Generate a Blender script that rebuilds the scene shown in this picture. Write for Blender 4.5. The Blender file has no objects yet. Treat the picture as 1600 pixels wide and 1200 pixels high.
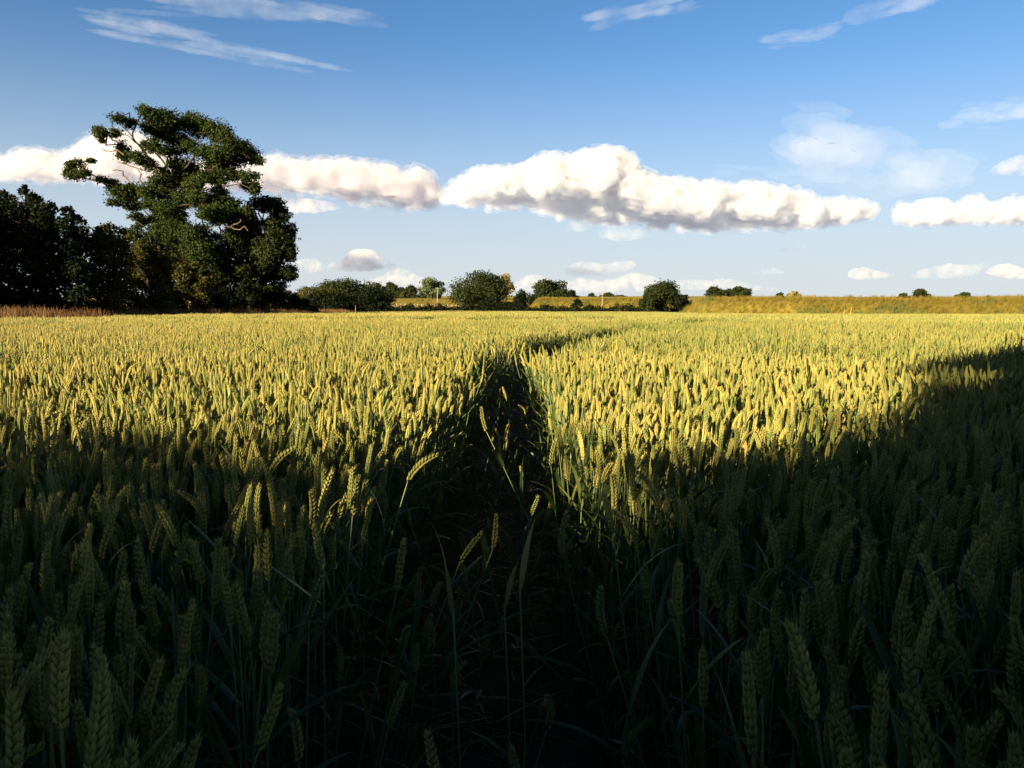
import bpy, bmesh, math, random
import numpy as np
from mathutils import Vector, Matrix, Euler

# ------------------------------------------------------------------ basics
F = 1256.0                        # focal length of the photograph in its own pixels
PITCH = math.atan(116 / 1256)
CAMZ = 1.2
SUN_EL, SUN_AZ = math.radians(14), math.radians(40)
TAN_EL = math.tan(SUN_EL)
S_, C_ = math.sin(SUN_AZ), math.cos(SUN_AZ)      # direction the light travels over the ground
sc = bpy.context.scene
COL = sc.collection
rng = np.random.default_rng(7)
RND = random.Random(11)

def at(px, py, d):
    """Point seen at pixel (px, py) of the photograph at ground distance d."""
    x = (px - 800) / F; z = -(py - 600) / F
    c, s = math.cos(PITCH), math.sin(PITCH)
    r = Vector((x, c + s * z, -s + c * z))
    return Vector((0, 0, CAMZ)) + r * (d / r.y)

def tag(o, label=None, cat=None, group=None, kind=None):
    if label: o['label'] = label
    if cat: o['category'] = cat
    if group: o['group'] = group
    if kind: o['kind'] = kind
    return o

def empty(name, loc, label=None, cat=None, group=None):
    o = bpy.data.objects.new(name, None); COL.objects.link(o)
    o.location = loc; o.empty_display_size = .2
    return tag(o, label, cat, group)

def hash2(ix, iy, s=0):
    n = (ix.astype(np.int64) * 374761393 + iy.astype(np.int64) * 668265263 + s * 1442695041) & 0xffffffff
    n = ((n ^ (n >> 13)) * 1274126177) & 0xffffffff
    return ((n ^ (n >> 16)) & 0xffff) / 65535.0

def vnoise(x, y, s=0):
    x = np.asarray(x, float); y = np.asarray(y, float)
    ix = np.floor(x); iy = np.floor(y); fx = x - ix; fy = y - iy
    fx = fx * fx * (3 - 2 * fx); fy = fy * fy * (3 - 2 * fy)
    a = hash2(ix, iy, s); b = hash2(ix + 1, iy, s); c = hash2(ix, iy + 1, s); d = hash2(ix + 1, iy + 1, s)
    return (a * (1 - fx) + b * fx) * (1 - fy) + (c * (1 - fx) + d * fx) * fy

def sstep(a, b, x):
    t = np.clip((np.asarray(x, float) - a) / (b - a), 0, 1)
    return t * t * (3 - 2 * t)

# ------------------------------------------------------------------ mesh builder
class MB:
    def __init__(s):
        s.v = []; s.n = 0; s.q = []; s.t = []; s.qm = []; s.tm = []; s.tint = []
    def add(s, verts, quads=None, tris=None, mat=0, tint=0.5):
        verts = np.asarray(verts, float).reshape(-1, 3)
        s.v.append(verts)
        tt = np.full(len(verts), tint) if np.isscalar(tint) else np.asarray(tint, float)
        s.tint.append(tt)
        if quads is not None and len(quads):
            q = np.asarray(quads, int).reshape(-1, 4) + s.n; s.q.append(q); s.qm.append(np.full(len(q), mat))
        if tris is not None and len(tris):
            t = np.asarray(tris, int).reshape(-1, 3) + s.n; s.t.append(t); s.tm.append(np.full(len(t), mat))
        s.n += len(verts)
    def tube(s, pts, rad, n=5, mat=0, tint=.5, cap=True):
        pts = [Vector(p) for p in pts]; m = len(pts)
        rad = [rad] * m if np.isscalar(rad) else rad
        V = []
        ref = None
        for i, p in enumerate(pts):
            t = (pts[min(i + 1, m - 1)] - pts[max(i - 1, 0)]).normalized()
            if ref is None:
                ref = Vector((1, 0, 0)) if abs(t.x) < .9 else Vector((0, 1, 0))
            ref = (ref - t * ref.dot(t)).normalized(); b = t.cross(ref)
            for k in range(n):
                a = 2 * math.pi * k / n
                V.append(p + (ref * math.cos(a) + b * math.sin(a)) * rad[i])
        Q = [(i * n + k, i * n + (k + 1) % n, (i + 1) * n + (k + 1) % n, (i + 1) * n + k) for i in range(m - 1) for k in range(n)]
        s.add([tuple(v) for v in V], Q, None, mat, tint)
    def mesh(s, name, mats, smooth=False, use_tint=True):
        V = np.concatenate(s.v) if s.v else np.zeros((0, 3))
        q = np.concatenate(s.q) if s.q else np.zeros((0, 4), int)
        t = np.concatenate(s.t) if s.t else np.zeros((0, 3), int)
        me = bpy.data.meshes.new(name)
        me.vertices.add(len(V)); me.vertices.foreach_set('co', V.ravel().astype(np.float32))
        nl = q.size + t.size
        me.loops.add(nl); me.loops.foreach_set('vertex_index', np.concatenate([q.ravel(), t.ravel()]).astype(np.int32))
        nf = len(q) + len(t)
        me.polygons.add(nf)
        st = np.concatenate([np.arange(len(q)) * 4, q.size + np.arange(len(t)) * 3]).astype(np.int32)
        me.polygons.foreach_set('loop_start', st)
        mm = np.concatenate([np.concatenate(s.qm) if s.qm else np.zeros(0), np.concatenate(s.tm) if s.tm else np.zeros(0)]).astype(np.int32)
        me.polygons.foreach_set('material_index', mm)
        if smooth: me.polygons.foreach_set('use_smooth', np.ones(nf, bool))
        if use_tint:
            a = me.attributes.new('tint', 'FLOAT', 'POINT'); a.data.foreach_set('value', np.concatenate(s.tint).astype(np.float32))
        for m in mats: me.materials.append(m)
        me.update(calc_edges=True)
        return me
    def obj(s, name, mats, parent=None, smooth=False, link=True):
        o = bpy.data.objects.new(name, s.mesh(name, mats, smooth))
        if link: COL.objects.link(o)
        if parent: o.parent = parent
        return o

# ------------------------------------------------------------------ materials
def mat(name, ramp, rough=.6, transl=0.0, spec=.3, noise=0, noise_amt=.25, island=0.0, objrand=.35, attr=True, place=0.0):
    """Colour ramp driven by the 'tint' attribute, a per-object random number, optional noise and per-leaf variation."""
    m = bpy.data.materials.new(name); m.use_nodes = True; nt = m.node_tree; N = nt.nodes; Lk = nt.links
    N.clear()
    out = N.new('ShaderNodeOutputMaterial'); p = N.new('ShaderNodeBsdfPrincipled')
    p.inputs['Roughness'].default_value = rough; p.inputs['Specular IOR Level'].default_value = spec
    def mth(op, a, b):
        n = N.new('ShaderNodeMath'); n.operation = op
        for i, x in enumerate((a, b)):
            if isinstance(x, (int, float)): n.inputs[i].default_value = x
            else: Lk.new(x, n.inputs[i])
        return n.outputs[0]
    if attr:
        a = N.new('ShaderNodeAttribute'); a.attribute_name = 'tint'; f = a.outputs['Fac']
    else:
        v = N.new('ShaderNodeValue'); v.outputs[0].default_value = .5; f = v.outputs[0]
    if objrand:
        oi = N.new('ShaderNodeObjectInfo'); f = mth('ADD', f, mth('MULTIPLY', mth('SUBTRACT', oi.outputs['Random'], .5), objrand))
    if place:
        oi2 = N.new('ShaderNodeObjectInfo'); nz2 = N.new('ShaderNodeTexNoise'); nz2.inputs['Scale'].default_value = .22; nz2.inputs['Detail'].default_value = 5; nz2.inputs['Roughness'].default_value = .65
        Lk.new(oi2.outputs['Location'], nz2.inputs['Vector']); f = mth('ADD', f, mth('MULTIPLY', mth('SUBTRACT', nz2.outputs['Fac'], .5), place))
        sp = N.new('ShaderNodeSeparateXYZ'); Lk.new(oi2.outputs['Location'], sp.inputs[0])      # the crop is riper towards the left of the field
        f = mth('ADD', f, mth('MINIMUM', mth('MAXIMUM', mth('MULTIPLY', sp.outputs[0], -.03), -.08), .14))
    if island:
        g = N.new('ShaderNodeNewGeometry'); f = mth('ADD', f, mth('MULTIPLY', mth('SUBTRACT', g.outputs['Random Per Island'], .5), island))
    if noise:
        tc = N.new('ShaderNodeTexCoord'); nz = N.new('ShaderNodeTexNoise'); nz.inputs['Scale'].default_value = noise; nz.inputs['Detail'].default_value = 4
        Lk.new(tc.outputs['Object'], nz.inputs['Vector']); f = mth('ADD', f, mth('MULTIPLY', mth('SUBTRACT', nz.outputs['Fac'], .5), noise_amt * 2))
    r = N.new('ShaderNodeValToRGB'); el = r.color_ramp.elements
    while len(el) < len(ramp): el.new(.5)
    for e, (pos, c) in zip(el, ramp): e.position = pos; e.color = (*c, 1)
    Lk.new(f, r.inputs[0]); Lk.new(r.outputs[0], p.inputs['Base Color'])
    if transl:
        tr = N.new('ShaderNodeBsdfTranslucent'); Lk.new(r.outputs[0], tr.inputs[0]); mx = N.new('ShaderNodeMixShader'); mx.inputs[0].default_value = transl
        Lk.new(p.outputs[0], mx.inputs[1]); Lk.new(tr.outputs[0], mx.inputs[2]); Lk.new(mx.outputs[0], out.inputs[0])
    else:
        Lk.new(p.outputs[0], out.inputs[0])
    return m

M_EAR = mat('wheat_ear', [(0, (.105, .14, .036)), (.42, (.208, .208, .049)), (.72, (.298, .255, .06)), (1, (.40, .30, .088))], .55, .12, .25, island=.18, place=1.0)
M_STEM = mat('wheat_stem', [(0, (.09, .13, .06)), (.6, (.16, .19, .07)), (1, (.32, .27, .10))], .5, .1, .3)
M_LEAF = mat('wheat_leaf', [(0, (.036, .066, .020)), (.5, (.07, .10, .022)), (.8, (.15, .15, .034)), (1, (.30, .18, .06))], .45, .3, .4)
M_SOIL = mat('trodden_soil', [(0, (.035, .026, .018)), (1, (.085, .065, .045))], .95, 0, .1, noise=9, noise_amt=.5, attr=False, objrand=0)
M_BARK = mat('bark', [(0, (.02, .016, .012)), (1, (.06, .047, .034))], .9, 0, .1, noise=3, noise_amt=.5, objrand=.1)
M_DEAD = mat('dead_wood', [(0, (.09, .065, .045)), (1, (.17, .12, .085))], .9, 0, .1, noise=3, noise_amt=.4, objrand=.1)
def leafmat(name, a, b, tr=.25): return mat(name, [(0, a), (1, b)], .6, tr, .08, island=.7, objrand=0)
M_OAK = leafmat('oak_leaf', (.010, .021, .005), (.044, .058, .012))
M_DARKOAK = leafmat('dense_oak_leaf', (.008, .014, .005), (.034, .040, .011))
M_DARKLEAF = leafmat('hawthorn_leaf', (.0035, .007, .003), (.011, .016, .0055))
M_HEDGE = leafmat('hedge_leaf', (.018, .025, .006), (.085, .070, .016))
M_FARLEAF = leafmat('far_tree_leaf', (.010, .018, .005), (.034, .042, .011))
M_GOLDLEAF = leafmat('yellowing_leaf', (.12, .11, .025), (.26, .19, .05))
M_GREYLEAF = leafmat('willow_leaf', (.05, .075, .035), (.12, .14, .06))
M_DRY = mat('dry_grass', [(0, (.085, .085, .014)), (.5, (.165, .125, .018)), (1, (.22, .155, .028))], .7, .25, .15, objrand=.9)
M_RED = mat('red_dry_grass', [(0, (.09, .05, .024)), (1, (.20, .105, .045))], .7, .2, .15, objrand=.7)
M_GREENGRASS = mat('green_grass', [(0, (.05, .07, .02)), (1, (.13, .135, .035))], .7, .25, .15, objrand=.9)
M_WOOD = mat('weathered_post', [(0, (.30, .24, .16)), (1, (.45, .38, .27))], .85, 0, .1, noise=4, attr=False, objrand=.3)
M_WIRE = mat('steel_wire', [(0, (.25, .25, .25)), (1, (.35, .35, .35))], .4, 0, .5, attr=False)
M_PALE = mat('pale_pole', [(0, (.22, .2, .17)), (1, (.3, .27, .23))], .7, 0, .2, noise=3, attr=False)

# ------------------------------------------------------------------ terrain
def bank_parts(x, y):
    u = np.where(y > 1, x / np.maximum(y, 1), -9.)
    yb1 = np.interp(u, [.19, .2, .24, .4, .64, 1.3, 2.5], [113, 110, 93, 75, 63.5, 46, 30])
    H1 = np.interp(u, [.2, .24, .4, .64], [2.35, 2.35, 2.15, 2.0]) * sstep(.197, .236, u)
    w = 1 + .12 * (vnoise(x * .12, y * .12, 3) - .5) + .05 * (vnoise(x * .5, y * .5, 4) - .5)
    b1 = H1 * w * sstep(0, 7.5, y - yb1) * (1 - .5 * sstep(20, 90, y - yb1))
    H2 = 3.4 * sstep(.012, .036, u) * (1 - sstep(.20, .26, u))
    b2 = H2 * w * sstep(0, 13, y - 166)
    return b1, b2, yb1, u

def ground_z(x, y):
    x = np.asarray(x, float); y = np.asarray(y, float)
    b1, b2, yb, u = bank_parts(x, y)
    rise = sstep(185, 430, y) * 7.6 + sstep(430, 1150, y) * 10.5
    rise = rise * (1 + .25 * (vnoise(x * .006, y * .006, 8) - .5))
    swell = .10 * (vnoise(x * .045 + 5, y * .045, 2) - .5) * sstep(8, 30, np.hypot(x, y))
    step = .10 * sstep(32.2, 35.5, y + .06 * x) * (1 - sstep(1.5, 7, x)) * sstep(-19, -15, x)     # the left part of the field lies a little higher
    return np.maximum(np.maximum(b1, b2), rise) + swell + step

def path_x(y): return -.03 - .06 * sstep(.8, 1.6, y) * (1 - sstep(3.5, 6, y)) + .042 * np.maximum(y - 5.0, 0) ** 1.62

def field_edge(x, y):
    """Signed: positive inside the wheat."""
    b1, b2, yb, u = bank_parts(x, y)
    far = np.interp(u, [-.5, -.28, -.2, -.14, -.08, .17, .195], [150, 97, 103, 112, 150, 156, 112])
    far = np.where(u > .195, yb - 1.0, far)
    left = x + 18.8 + .5 * np.sin(y * .21)
    return np.minimum(far - y, left)

def in_wheat(x, y, margin=0.0, tram=.23):
    ok = field_edge(x, y) > margin
    wig = .05 * np.sin(y * 1.7) + .04 * np.sin(y * 4.3 + 1)
    px = path_x(y)
    slope = .042 * 1.62 * np.maximum(y - 5.0, 0) ** .62
    dist = np.abs(x - px - wig) / np.sqrt(1 + slope ** 2)
    hw = tram + .02 * np.sin(y * 2.9) + .045 * sstep(1.0, 1.8, y) * (1 - sstep(4, 8, y)) + .09 * np.clip((3.2 - y) / 2.2, 0, 1) + .24 * sstep(6, 12, y)
    ok &= ~((dist < hw + margin) & (y < 40) & (y > -8))
    # tramlines that run across the far part of the field
    for (x0, x1, ya, yb_, w) in ((-15, 2.6, 32, 32.6, 2.6), (-13, -1, 52, 54, 2.6), (-2, 12, 62, 66, 2.2), (4, 26, 90, 84, 2.0)):
        yc = ya + (x - x0) / (x1 - x0) * (yb_ - ya) + .4 * np.sin(x * .7)
        ok &= ~((x > x0) & (x < x1) & (np.abs(y - yc) < w / 2 + margin * .5))
    # a few lodged hollows in the crop
    return ok

def build_ground():
    rings = np.concatenate([np.geomspace(.35, 40, 70)[:-1], np.arange(40, 200, 1.3), np.geomspace(200, 7000, 70)])
    az = np.concatenate([np.radians(np.linspace(-56, 56, 320)), np.radians(np.linspace(58, 302, 90))])
    na = len(az); nr = len(rings)
    R, A = np.meshgrid(rings, az, indexing='ij')
    X = R * np.sin(A); Y = R * np.cos(A); Z = ground_z(X, Y)
    V = np.stack([X, Y, Z], -1).reshape(-1, 3)
    V = np.vstack([V, [0, 0, 0]])
    i = np.arange(nr - 1)[:, None]; k = np.arange(na)[None, :]; k2 = (k + 1) % na
    Q = np.stack([i * na + k, i * na + k2, (i + 1) * na + k2, (i + 1) * na + k], -1).reshape(-1, 4)[:, ::-1]
    kk = np.arange(na); T = np.stack([np.full(na, nr * na), (kk + 1) % na, kk], -1)
    c = V[Q].mean(1)
    b1, b2, yb, u = bank_parts(c[:, 0], c[:, 1])
    fe = field_edge(c[:, 0], c[:, 1])
    isbank = (np.maximum(b1, b2) > .06) & (c[:, 1] < 240) & (c[:, 1] > 5)
    isfield = (fe > -1.2) & ~isbank
    def sub(name, mask, m, kind, tris=None):
        q = Q[mask]; used = np.unique(np.concatenate([q.ravel(), tris.ravel()]) if tris is not None else q.ravel())
        remap = np.zeros(len(V), int); remap[used] = np.arange(len(used))
        b = MB(); b.add(V[used], remap[q], remap[tris] if tris is not None else None)
        o = b.obj(name, [m], smooth=True); tag(o, kind=kind); return o
    soil = mat('field_soil', [(0, (.035, .026, .018)), (1, (.09, .066, .042))], .95, 0, .1, noise=4, noise_amt=.5, attr=False, objrand=0)
    turf = mat('rough_turf', [(0, (.07, .07, .014)), (.45, (.16, .125, .02)), (.7, (.20, .15, .025)), (1, (.24, .17, .03))], .9, 0, .1, noise=.22, noise_amt=.75, attr=False, objrand=0)
    past = mat('pasture_turf', [(0, (.09, .09, .025)), (.5, (.27, .22, .06)), (1, (.40, .31, .10))], .9, 0, .1, noise=.05, noise_amt=.7, attr=False, objrand=0)
    tag(sub('field_ground', isfield, soil, 'structure', T), 'dark bare soil under the standing wheat crop')
    tag(sub('bank_terrain', isbank, turf, 'structure'), 'long golden grass bank closing off the far side of the wheat')
    tag(sub('terrain', ~isfield & ~isbank, past, 'structure'), 'rough pasture rising gently beyond the wheat field')
    # the trodden tramline
    ys = np.concatenate([np.arange(-8, 20, .25), np.arange(20, 40, 1.)]); b = MB(); P = []
    for y in ys:
        for s in (-.3, 0, .3):
            x = path_x(np.array(y)) + s; P.append((x, y, float(ground_z(x, y)) + .006 - abs(s) * .004))
    Qp = [(3 * j + t, 3 * j + t + 1, 3 * j + t + 4, 3 * j + t + 3) for j in range(len(ys) - 1) for t in (0, 1)]
    b.add(P, Qp); tag(b.obj('path', [M_SOIL], smooth=True), 'narrow trodden gap running into the wheat and bending away', kind='structure')
build_ground()

# ------------------------------------------------------------------ wheat meshes
def rotm(ax, ang): return np.array(Matrix.Rotation(ang, 3, ax))

def floret(b, base, d, L, r, tint, n=5, awn=0.0, flat=1.0, side=None):
    d = d / np.linalg.norm(d)
    ref = side if side is not None else np.array([0, 0, 1.]) if abs(d[2]) < .8 else np.array([1., 0, 0])
    u = np.cross(d, ref); u /= np.linalg.norm(u); w = np.cross(d, u)
    ts = (0, .28, .62, .88); rs = (.4, 1., .82, .34)
    V = []
    for t, q in zip(ts, rs):
        for k in range(n):
            a = 2 * math.pi * k / n
            V.append(base + d * (L * t) + (u * math.cos(a) * flat + w * math.sin(a)) * r * q)
    V.append(base + d * (L * 1.06))
    Q = [(i * n + k, i * n + (k + 1) % n, (i + 1) * n + (k + 1) % n, (i + 1) * n + k) for i in range(3) for k in range(n)]
    T = [(3 * n + k, 3 * n + (k + 1) % n, 4 * n) for k in range(n)]
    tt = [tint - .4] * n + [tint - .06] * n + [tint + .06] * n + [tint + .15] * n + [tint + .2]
    b.add(V, Q, T, 0, tt)
    if awn:
        tip = base + d * (L * 1.0); e = d * awn + np.array([0, 0, awn * .4])
        b.add([tip - u * .0003, tip + u * .0003, tip + e], None, [(0, 1, 2)], 0, tint + .25)

def ear_frame(L, bend, az, R):
    """Points and directions along the rachis."""
    def f(t):
        a = bend * t * t
        p = np.array([math.cos(az) * a * L * .5, math.sin(az) * a * L * .5, L * t * (1 - .08 * abs(bend))])
        d = np.array([math.cos(az) * a, math.sin(az) * a, 1.]); return p, d / np.linalg.norm(d)
    return f

def make_ear(b, seed, lod, L=None, base=None, axis=None, tint=None):
    R = random.Random(seed)
    L = L or R.uniform(.066, .106); fat = R.uniform(.82, 1.15); tint = R.uniform(.25, .7) if tint is None else tint
    f = ear_frame(L, R.uniform(.05, .4) if R.random() < .78 else R.uniform(.5, 1.0), R.uniform(0, 6.28), R)
    spin = R.uniform(0, math.pi); sx = np.array([math.cos(spin), math.sin(spin), 0]); sy = np.array([-math.sin(spin), math.cos(spin), 0])
    c = MB()
    if lod == 0: n = int(L / .0043)
    elif lod == 1: n = int(L / .0072)
    else: n = 0
    for i in range(n):
        t = (i + .3) / n; p, d = f(t); s = 1 if i % 2 else -1
        k = fat * (.62 + .5 * math.sin(math.pi * min(1, t * .9 + .12))) * R.uniform(.9, 1.1)
        out = sx * s
        if lod == 0:
            for j, yo in enumerate((-1, 1, 0)):
                dd = d * .95 + out * (.32 + (.2 if j == 2 else 0)) + sy * yo * .36 + np.array([R.gauss(0, .05), R.gauss(0, .05), 0])
                bs = p + out * .0014 + sy * yo * .0012
                floret(c, bs, dd, .0112 * k, .0029 * k, tint + R.uniform(-.08, .08), 5, R.uniform(.001, .004) * (1.8 if t > .8 else .6))
        else:
            dd = d * .9 + out * .5
            floret(c, p + out * .0012, dd, .0125 * k, .0047 * k, tint + R.uniform(-.08, .08), 4, .004 if t > .7 else 0, 1.25, sx)
    if lod == 2:
        m = 5; V = []; rs = (.0030, .0068, .0056, .0070, .0054, .0058, .0032)
        for i, r in enumerate(rs):
            p, d = f(i / 6)
            off = sx * (.0016 if i % 2 else -.0016)
            for k in range(m):
                a = 6.2832 * k / m; V.append(p + off + np.array([math.cos(a), math.sin(a), 0]) * r)
        V.append(f(1.07)[0])
        Q = [(i * m + k, i * m + (k + 1) % m, (i + 1) * m + (k + 1) % m, (i + 1) * m + k) for i in range(6) for k in range(m)]
        T = [(6 * m + k, 6 * m + (k + 1) % m, 7 * m) for k in range(m)]
        tt = np.repeat([tint - .1, tint, tint - .06, tint + .05, tint, tint + .1, tint + .1], m)
        c.add(V, Q, T, 0, np.append(tt, tint + .2))
    elif lod < 2:
        p, d = f(.93)
        for yo in (-1, 0, 1): floret(c, p, d + sx * yo * .3, .010, .0022, tint + .05, 5 if lod == 0 else 4, .005)
    V = np.concatenate(c.v)
    if axis is not None:
        q = np.array(Vector((0, 0, 1)).rotation_difference(Vector(axis)).to_matrix()); V = V @ q.T
    if base is not None: V = V + base
    b.add(V, np.concatenate(c.q), np.concatenate(c.t), 0, np.concatenate(c.tint))

def make_leaf(b, base, az, elev, L, W, droop, twist, tint, mat_i=0, n=9, fold=True, dead=0.0):
    """Strap blade: starts at elevation elev, bends down by droop along its length."""
    p = np.array(base, float); V = []; T = []
    for i in range(n + 1):
        t = i / n
        e = elev - droop * t ** 1.6; a = az + twist * .35 * t
        d = np.array([math.cos(a) * math.cos(e), math.sin(a) * math.cos(e), math.sin(e)])
        side = np.array([-math.sin(a), math.cos(a), 0]); up = np.cross(side, d)
        roll = twist * t; sd = side * math.cos(roll) - up * math.sin(roll); up2 = side * math.sin(roll) + up * math.cos(roll)
        w = W * .5 * (min(1, .55 + t * 3) * (1 - t ** 2.4) + .02)
        if fold: V += [p - sd * w + up2 * w * .35, p, p + sd * w + up2 * w * .35]; T += [tint + dead * t ** 3] * 3
        else: V += [p - sd * w, p + sd * w]; T += [tint + dead * t ** 3] * 2
        p = p + d * (L / n)
    if fold: Q = [(3 * i + k, 3 * i + k + 1, 3 * i + k + 4, 3 * i + k + 3) for i in range(n) for k in (0, 1)]
    else: Q = [(2 * i, 2 * i + 1, 2 * i + 3, 2 * i + 2) for i in range(n)]
    b.add(V, Q, None, mat_i, T)

def plant_spec(seed):
    R = random.Random(seed * 77 + 5)
    H = R.uniform(.69, .765); bx, by = R.gauss(0, .025), R.gauss(0, .025)
    def st(t): return np.array([bx * t * t, by * t * t, H * t])
    ax = np.array([bx * 2 + R.gauss(0, .09), by * 2 + R.gauss(0, .09), 1.]); ax /= np.linalg.norm(ax)
    a0 = R.uniform(0, 6.28)
    leaves = []
    leaves.append(dict(base=st(R.uniform(.78, .96)), az=a0, elev=R.uniform(.8, 1.45), L=R.uniform(.13, .22), W=R.uniform(.011, .016), droop=R.uniform(.1, 1.5), twist=R.gauss(0, .9), tint=R.uniform(.1, .62), dead=R.choice((0, 0, .3, .6))))
    leaves.append(dict(base=st(R.uniform(.55, .66)), az=a0 + math.pi + R.gauss(0, .5), elev=R.uniform(.6, 1.25), L=R.uniform(.18, .28), W=R.uniform(.010, .015), droop=R.uniform(.5, 2.2), twist=R.gauss(0, .9), tint=R.uniform(0, .5), dead=R.choice((0, .3, .6))))
    leaves.append(dict(base=st(R.uniform(.3, .42)), az=a0 + R.gauss(0, .7), elev=R.uniform(.4, 1.1), L=R.uniform(.18, .26), W=.011, droop=R.uniform(1, 2.6), twist=R.gauss(0, .8), tint=R.uniform(.1, 1.0), dead=.2))
    return H, st, ax, leaves

def plant_parts(seed):
    H, st, ax, leaves = plant_spec(seed)
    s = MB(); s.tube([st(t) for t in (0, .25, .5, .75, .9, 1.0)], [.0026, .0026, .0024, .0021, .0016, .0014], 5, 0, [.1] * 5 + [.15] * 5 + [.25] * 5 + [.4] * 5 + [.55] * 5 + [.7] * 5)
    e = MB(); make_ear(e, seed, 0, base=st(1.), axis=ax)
    Ls = []
    for l in leaves:
        b = MB(); make_leaf(b, **l); Ls.append(b)
    return s, e, Ls

NV = 18
HI = []
for i in range(NV):
    s, e, Ls = plant_parts(i)
    HI.append((s.mesh('stem', [M_STEM], True), e.mesh('ear', [M_EAR], False), [l.mesh('leaf', [M_LEAF], True) for l in Ls]))

SRC = bpy.data.collections.new('crop_sources')   # not linked to the scene: only instanced by the crop
def src(name, b, mats, smooth=False):
    o = b.obj(name, mats, None, smooth, link=False); SRC.objects.link(o); return o

def merge_plant(b, seed, lod, off=(0, 0, 0), rz=0, tilt=(0, 0), scale=1.0):
    c = MB(); R = random.Random(seed * 31 + lod)
    H, st, ax, leaves = plant_spec(seed)
    if lod < 2:
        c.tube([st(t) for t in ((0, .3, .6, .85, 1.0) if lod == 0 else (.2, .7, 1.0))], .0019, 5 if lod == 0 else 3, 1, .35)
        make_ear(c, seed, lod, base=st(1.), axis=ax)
        for l in leaves[:3 if lod == 0 else 2]: make_leaf(c, mat_i=2, n=9 if lod == 0 else 5, fold=lod == 0, **l)
    else:
        make_ear(c, seed, 2, base=st(1.), axis=ax)
        c.add([st(.35) - [.004, 0, 0], st(.35) + [.004, 0, 0], st(1.) + [.002, 0, 0], st(1.) - [.002, 0, 0]], [(0, 1, 2, 3)], None, 1, .3)
        make_leaf(c, mat_i=2, n=3, fold=False, **leaves[0])
    V = np.concatenate(c.v) * scale
    Rm = np.array(Euler((tilt[0], tilt[1], rz)).to_matrix()); V = V @ Rm.T + np.array(off)
    q = np.concatenate(c.q); t = np.concatenate(c.t) if c.t else None
    qm = np.concatenate(c.qm); tt = np.concatenate(c.tint)
    b.v.append(V); b.tint.append(tt); b.q.append(q + b.n); b.qm.append(qm)
    if t is not None: b.t.append(t + b.n); b.tm.append(np.concatenate(c.tm))
    b.n += len(V)

WM = [M_EAR, M_STEM, M_LEAF]
for i in range(NV):                                   # 0 .. NV-1: single plants
    b = MB(); merge_plant(b, i, 0); src('a%02d_wheat_plant' % i, b, WM)
NMID = 10
for i in range(NMID):                                 # mid clumps
    b = MB(); R = random.Random(900 + i)
    for k in range(15):
        merge_plant(b, 100 + i * 15 + k, 1, (R.uniform(-.12, .12), R.uniform(-.12, .12), 0), R.uniform(0, 6.28), (R.gauss(0, .08), R.gauss(0, .08)), R.gauss(1.0, .035))
    src('b%02d_wheat_clump' % i, b, WM)
NFAR = 6
for i in range(NFAR):                                 # far patches of one square metre
    b = MB(); R = random.Random(1900 + i)
    for k in range(230):
        merge_plant(b, 400 + (i * 230 + k) % 300, 2, (R.uniform(-.56, .56), R.uniform(-.56, .56), 0), R.uniform(0, 6.28), (R.gauss(0, .08), R.gauss(0, .08)), R.gauss(1.0, .04))
    src('c%02d_wheat_patch' % i, b, WM)
NVF = 3
for i in range(NVF):                                  # very far patches, 2.4 m
    b = MB(); R = random.Random(2900 + i)
    for k in range(700):
        merge_plant(b, 400 + (i * 97 + k) % 300, 2, (R.uniform(-1.3, 1.3), R.uniform(-1.3, 1.3), 0), R.uniform(0, 6.28), (R.gauss(0, .08), R.gauss(0, .08)), R.gauss(1.0, .045))
    src('d%02d_wheat_patch' % i, b, WM)

def scatter_group(name, coll):
    ng = bpy.data.node_groups.new(name, 'GeometryNodeTree')
    ng.interface.new_socket('Geometry', in_out='INPUT', socket_type='NodeSocketGeometry')
    ng.interface.new_socket('Geometry', in_out='OUTPUT', socket_type='NodeSocketGeometry')
    N = ng.nodes; gi = N.new('NodeGroupInput'); go = N.new('NodeGroupOutput')
    ci = N.new('GeometryNodeCollectionInfo'); ci.inputs['Collection'].default_value = coll
    ci.inputs['Separate Children'].default_value = True; ci.inputs['Reset Children'].default_value = True
    ip = N.new('GeometryNodeInstanceOnPoints'); ip.inputs['Pick Instance'].default_value = True
    def na(t, n):
        a = N.new('GeometryNodeInputNamedAttribute'); a.data_type = t; a.inputs['Name'].default_value = n; return a.outputs['Attribute']
    L = ng.links
    L.new(gi.outputs[0], ip.inputs['Points']); L.new(ci.outputs[0], ip.inputs['Instance'])
    L.new(na('INT', 'idx'), ip.inputs['Instance Index']); L.new(na('FLOAT_VECTOR', 'rot'), ip.inputs['Rotation']); L.new(na('FLOAT_VECTOR', 'scl'), ip.inputs['Scale'])
    L.new(ip.outputs[0], go.inputs[0]); return ng

def scatter_obj(name, P, idx, rot, scl, ng, label):
    me = bpy.data.meshes.new(name); n = len(P)
    me.vertices.add(n); me.vertices.foreach_set('co', np.asarray(P, np.float32).ravel())
    a = me.attributes.new('idx', 'INT', 'POINT'); a.data.foreach_set('value', np.asarray(idx, np.int32))
    a = me.attributes.new('rot', 'FLOAT_VECTOR', 'POINT'); a.data.foreach_set('vector', np.asarray(rot, np.float32).ravel())
    a = me.attributes.new('scl', 'FLOAT_VECTOR', 'POINT'); a.data.foreach_set('vector', np.asarray(scl, np.float32).ravel())
    o = bpy.data.objects.new(name, me); COL.objects.link(o)
    m = o.modifiers.new('scatter', 'NODES'); m.node_group = ng
    return tag(o, label, kind='stuff')

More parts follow.
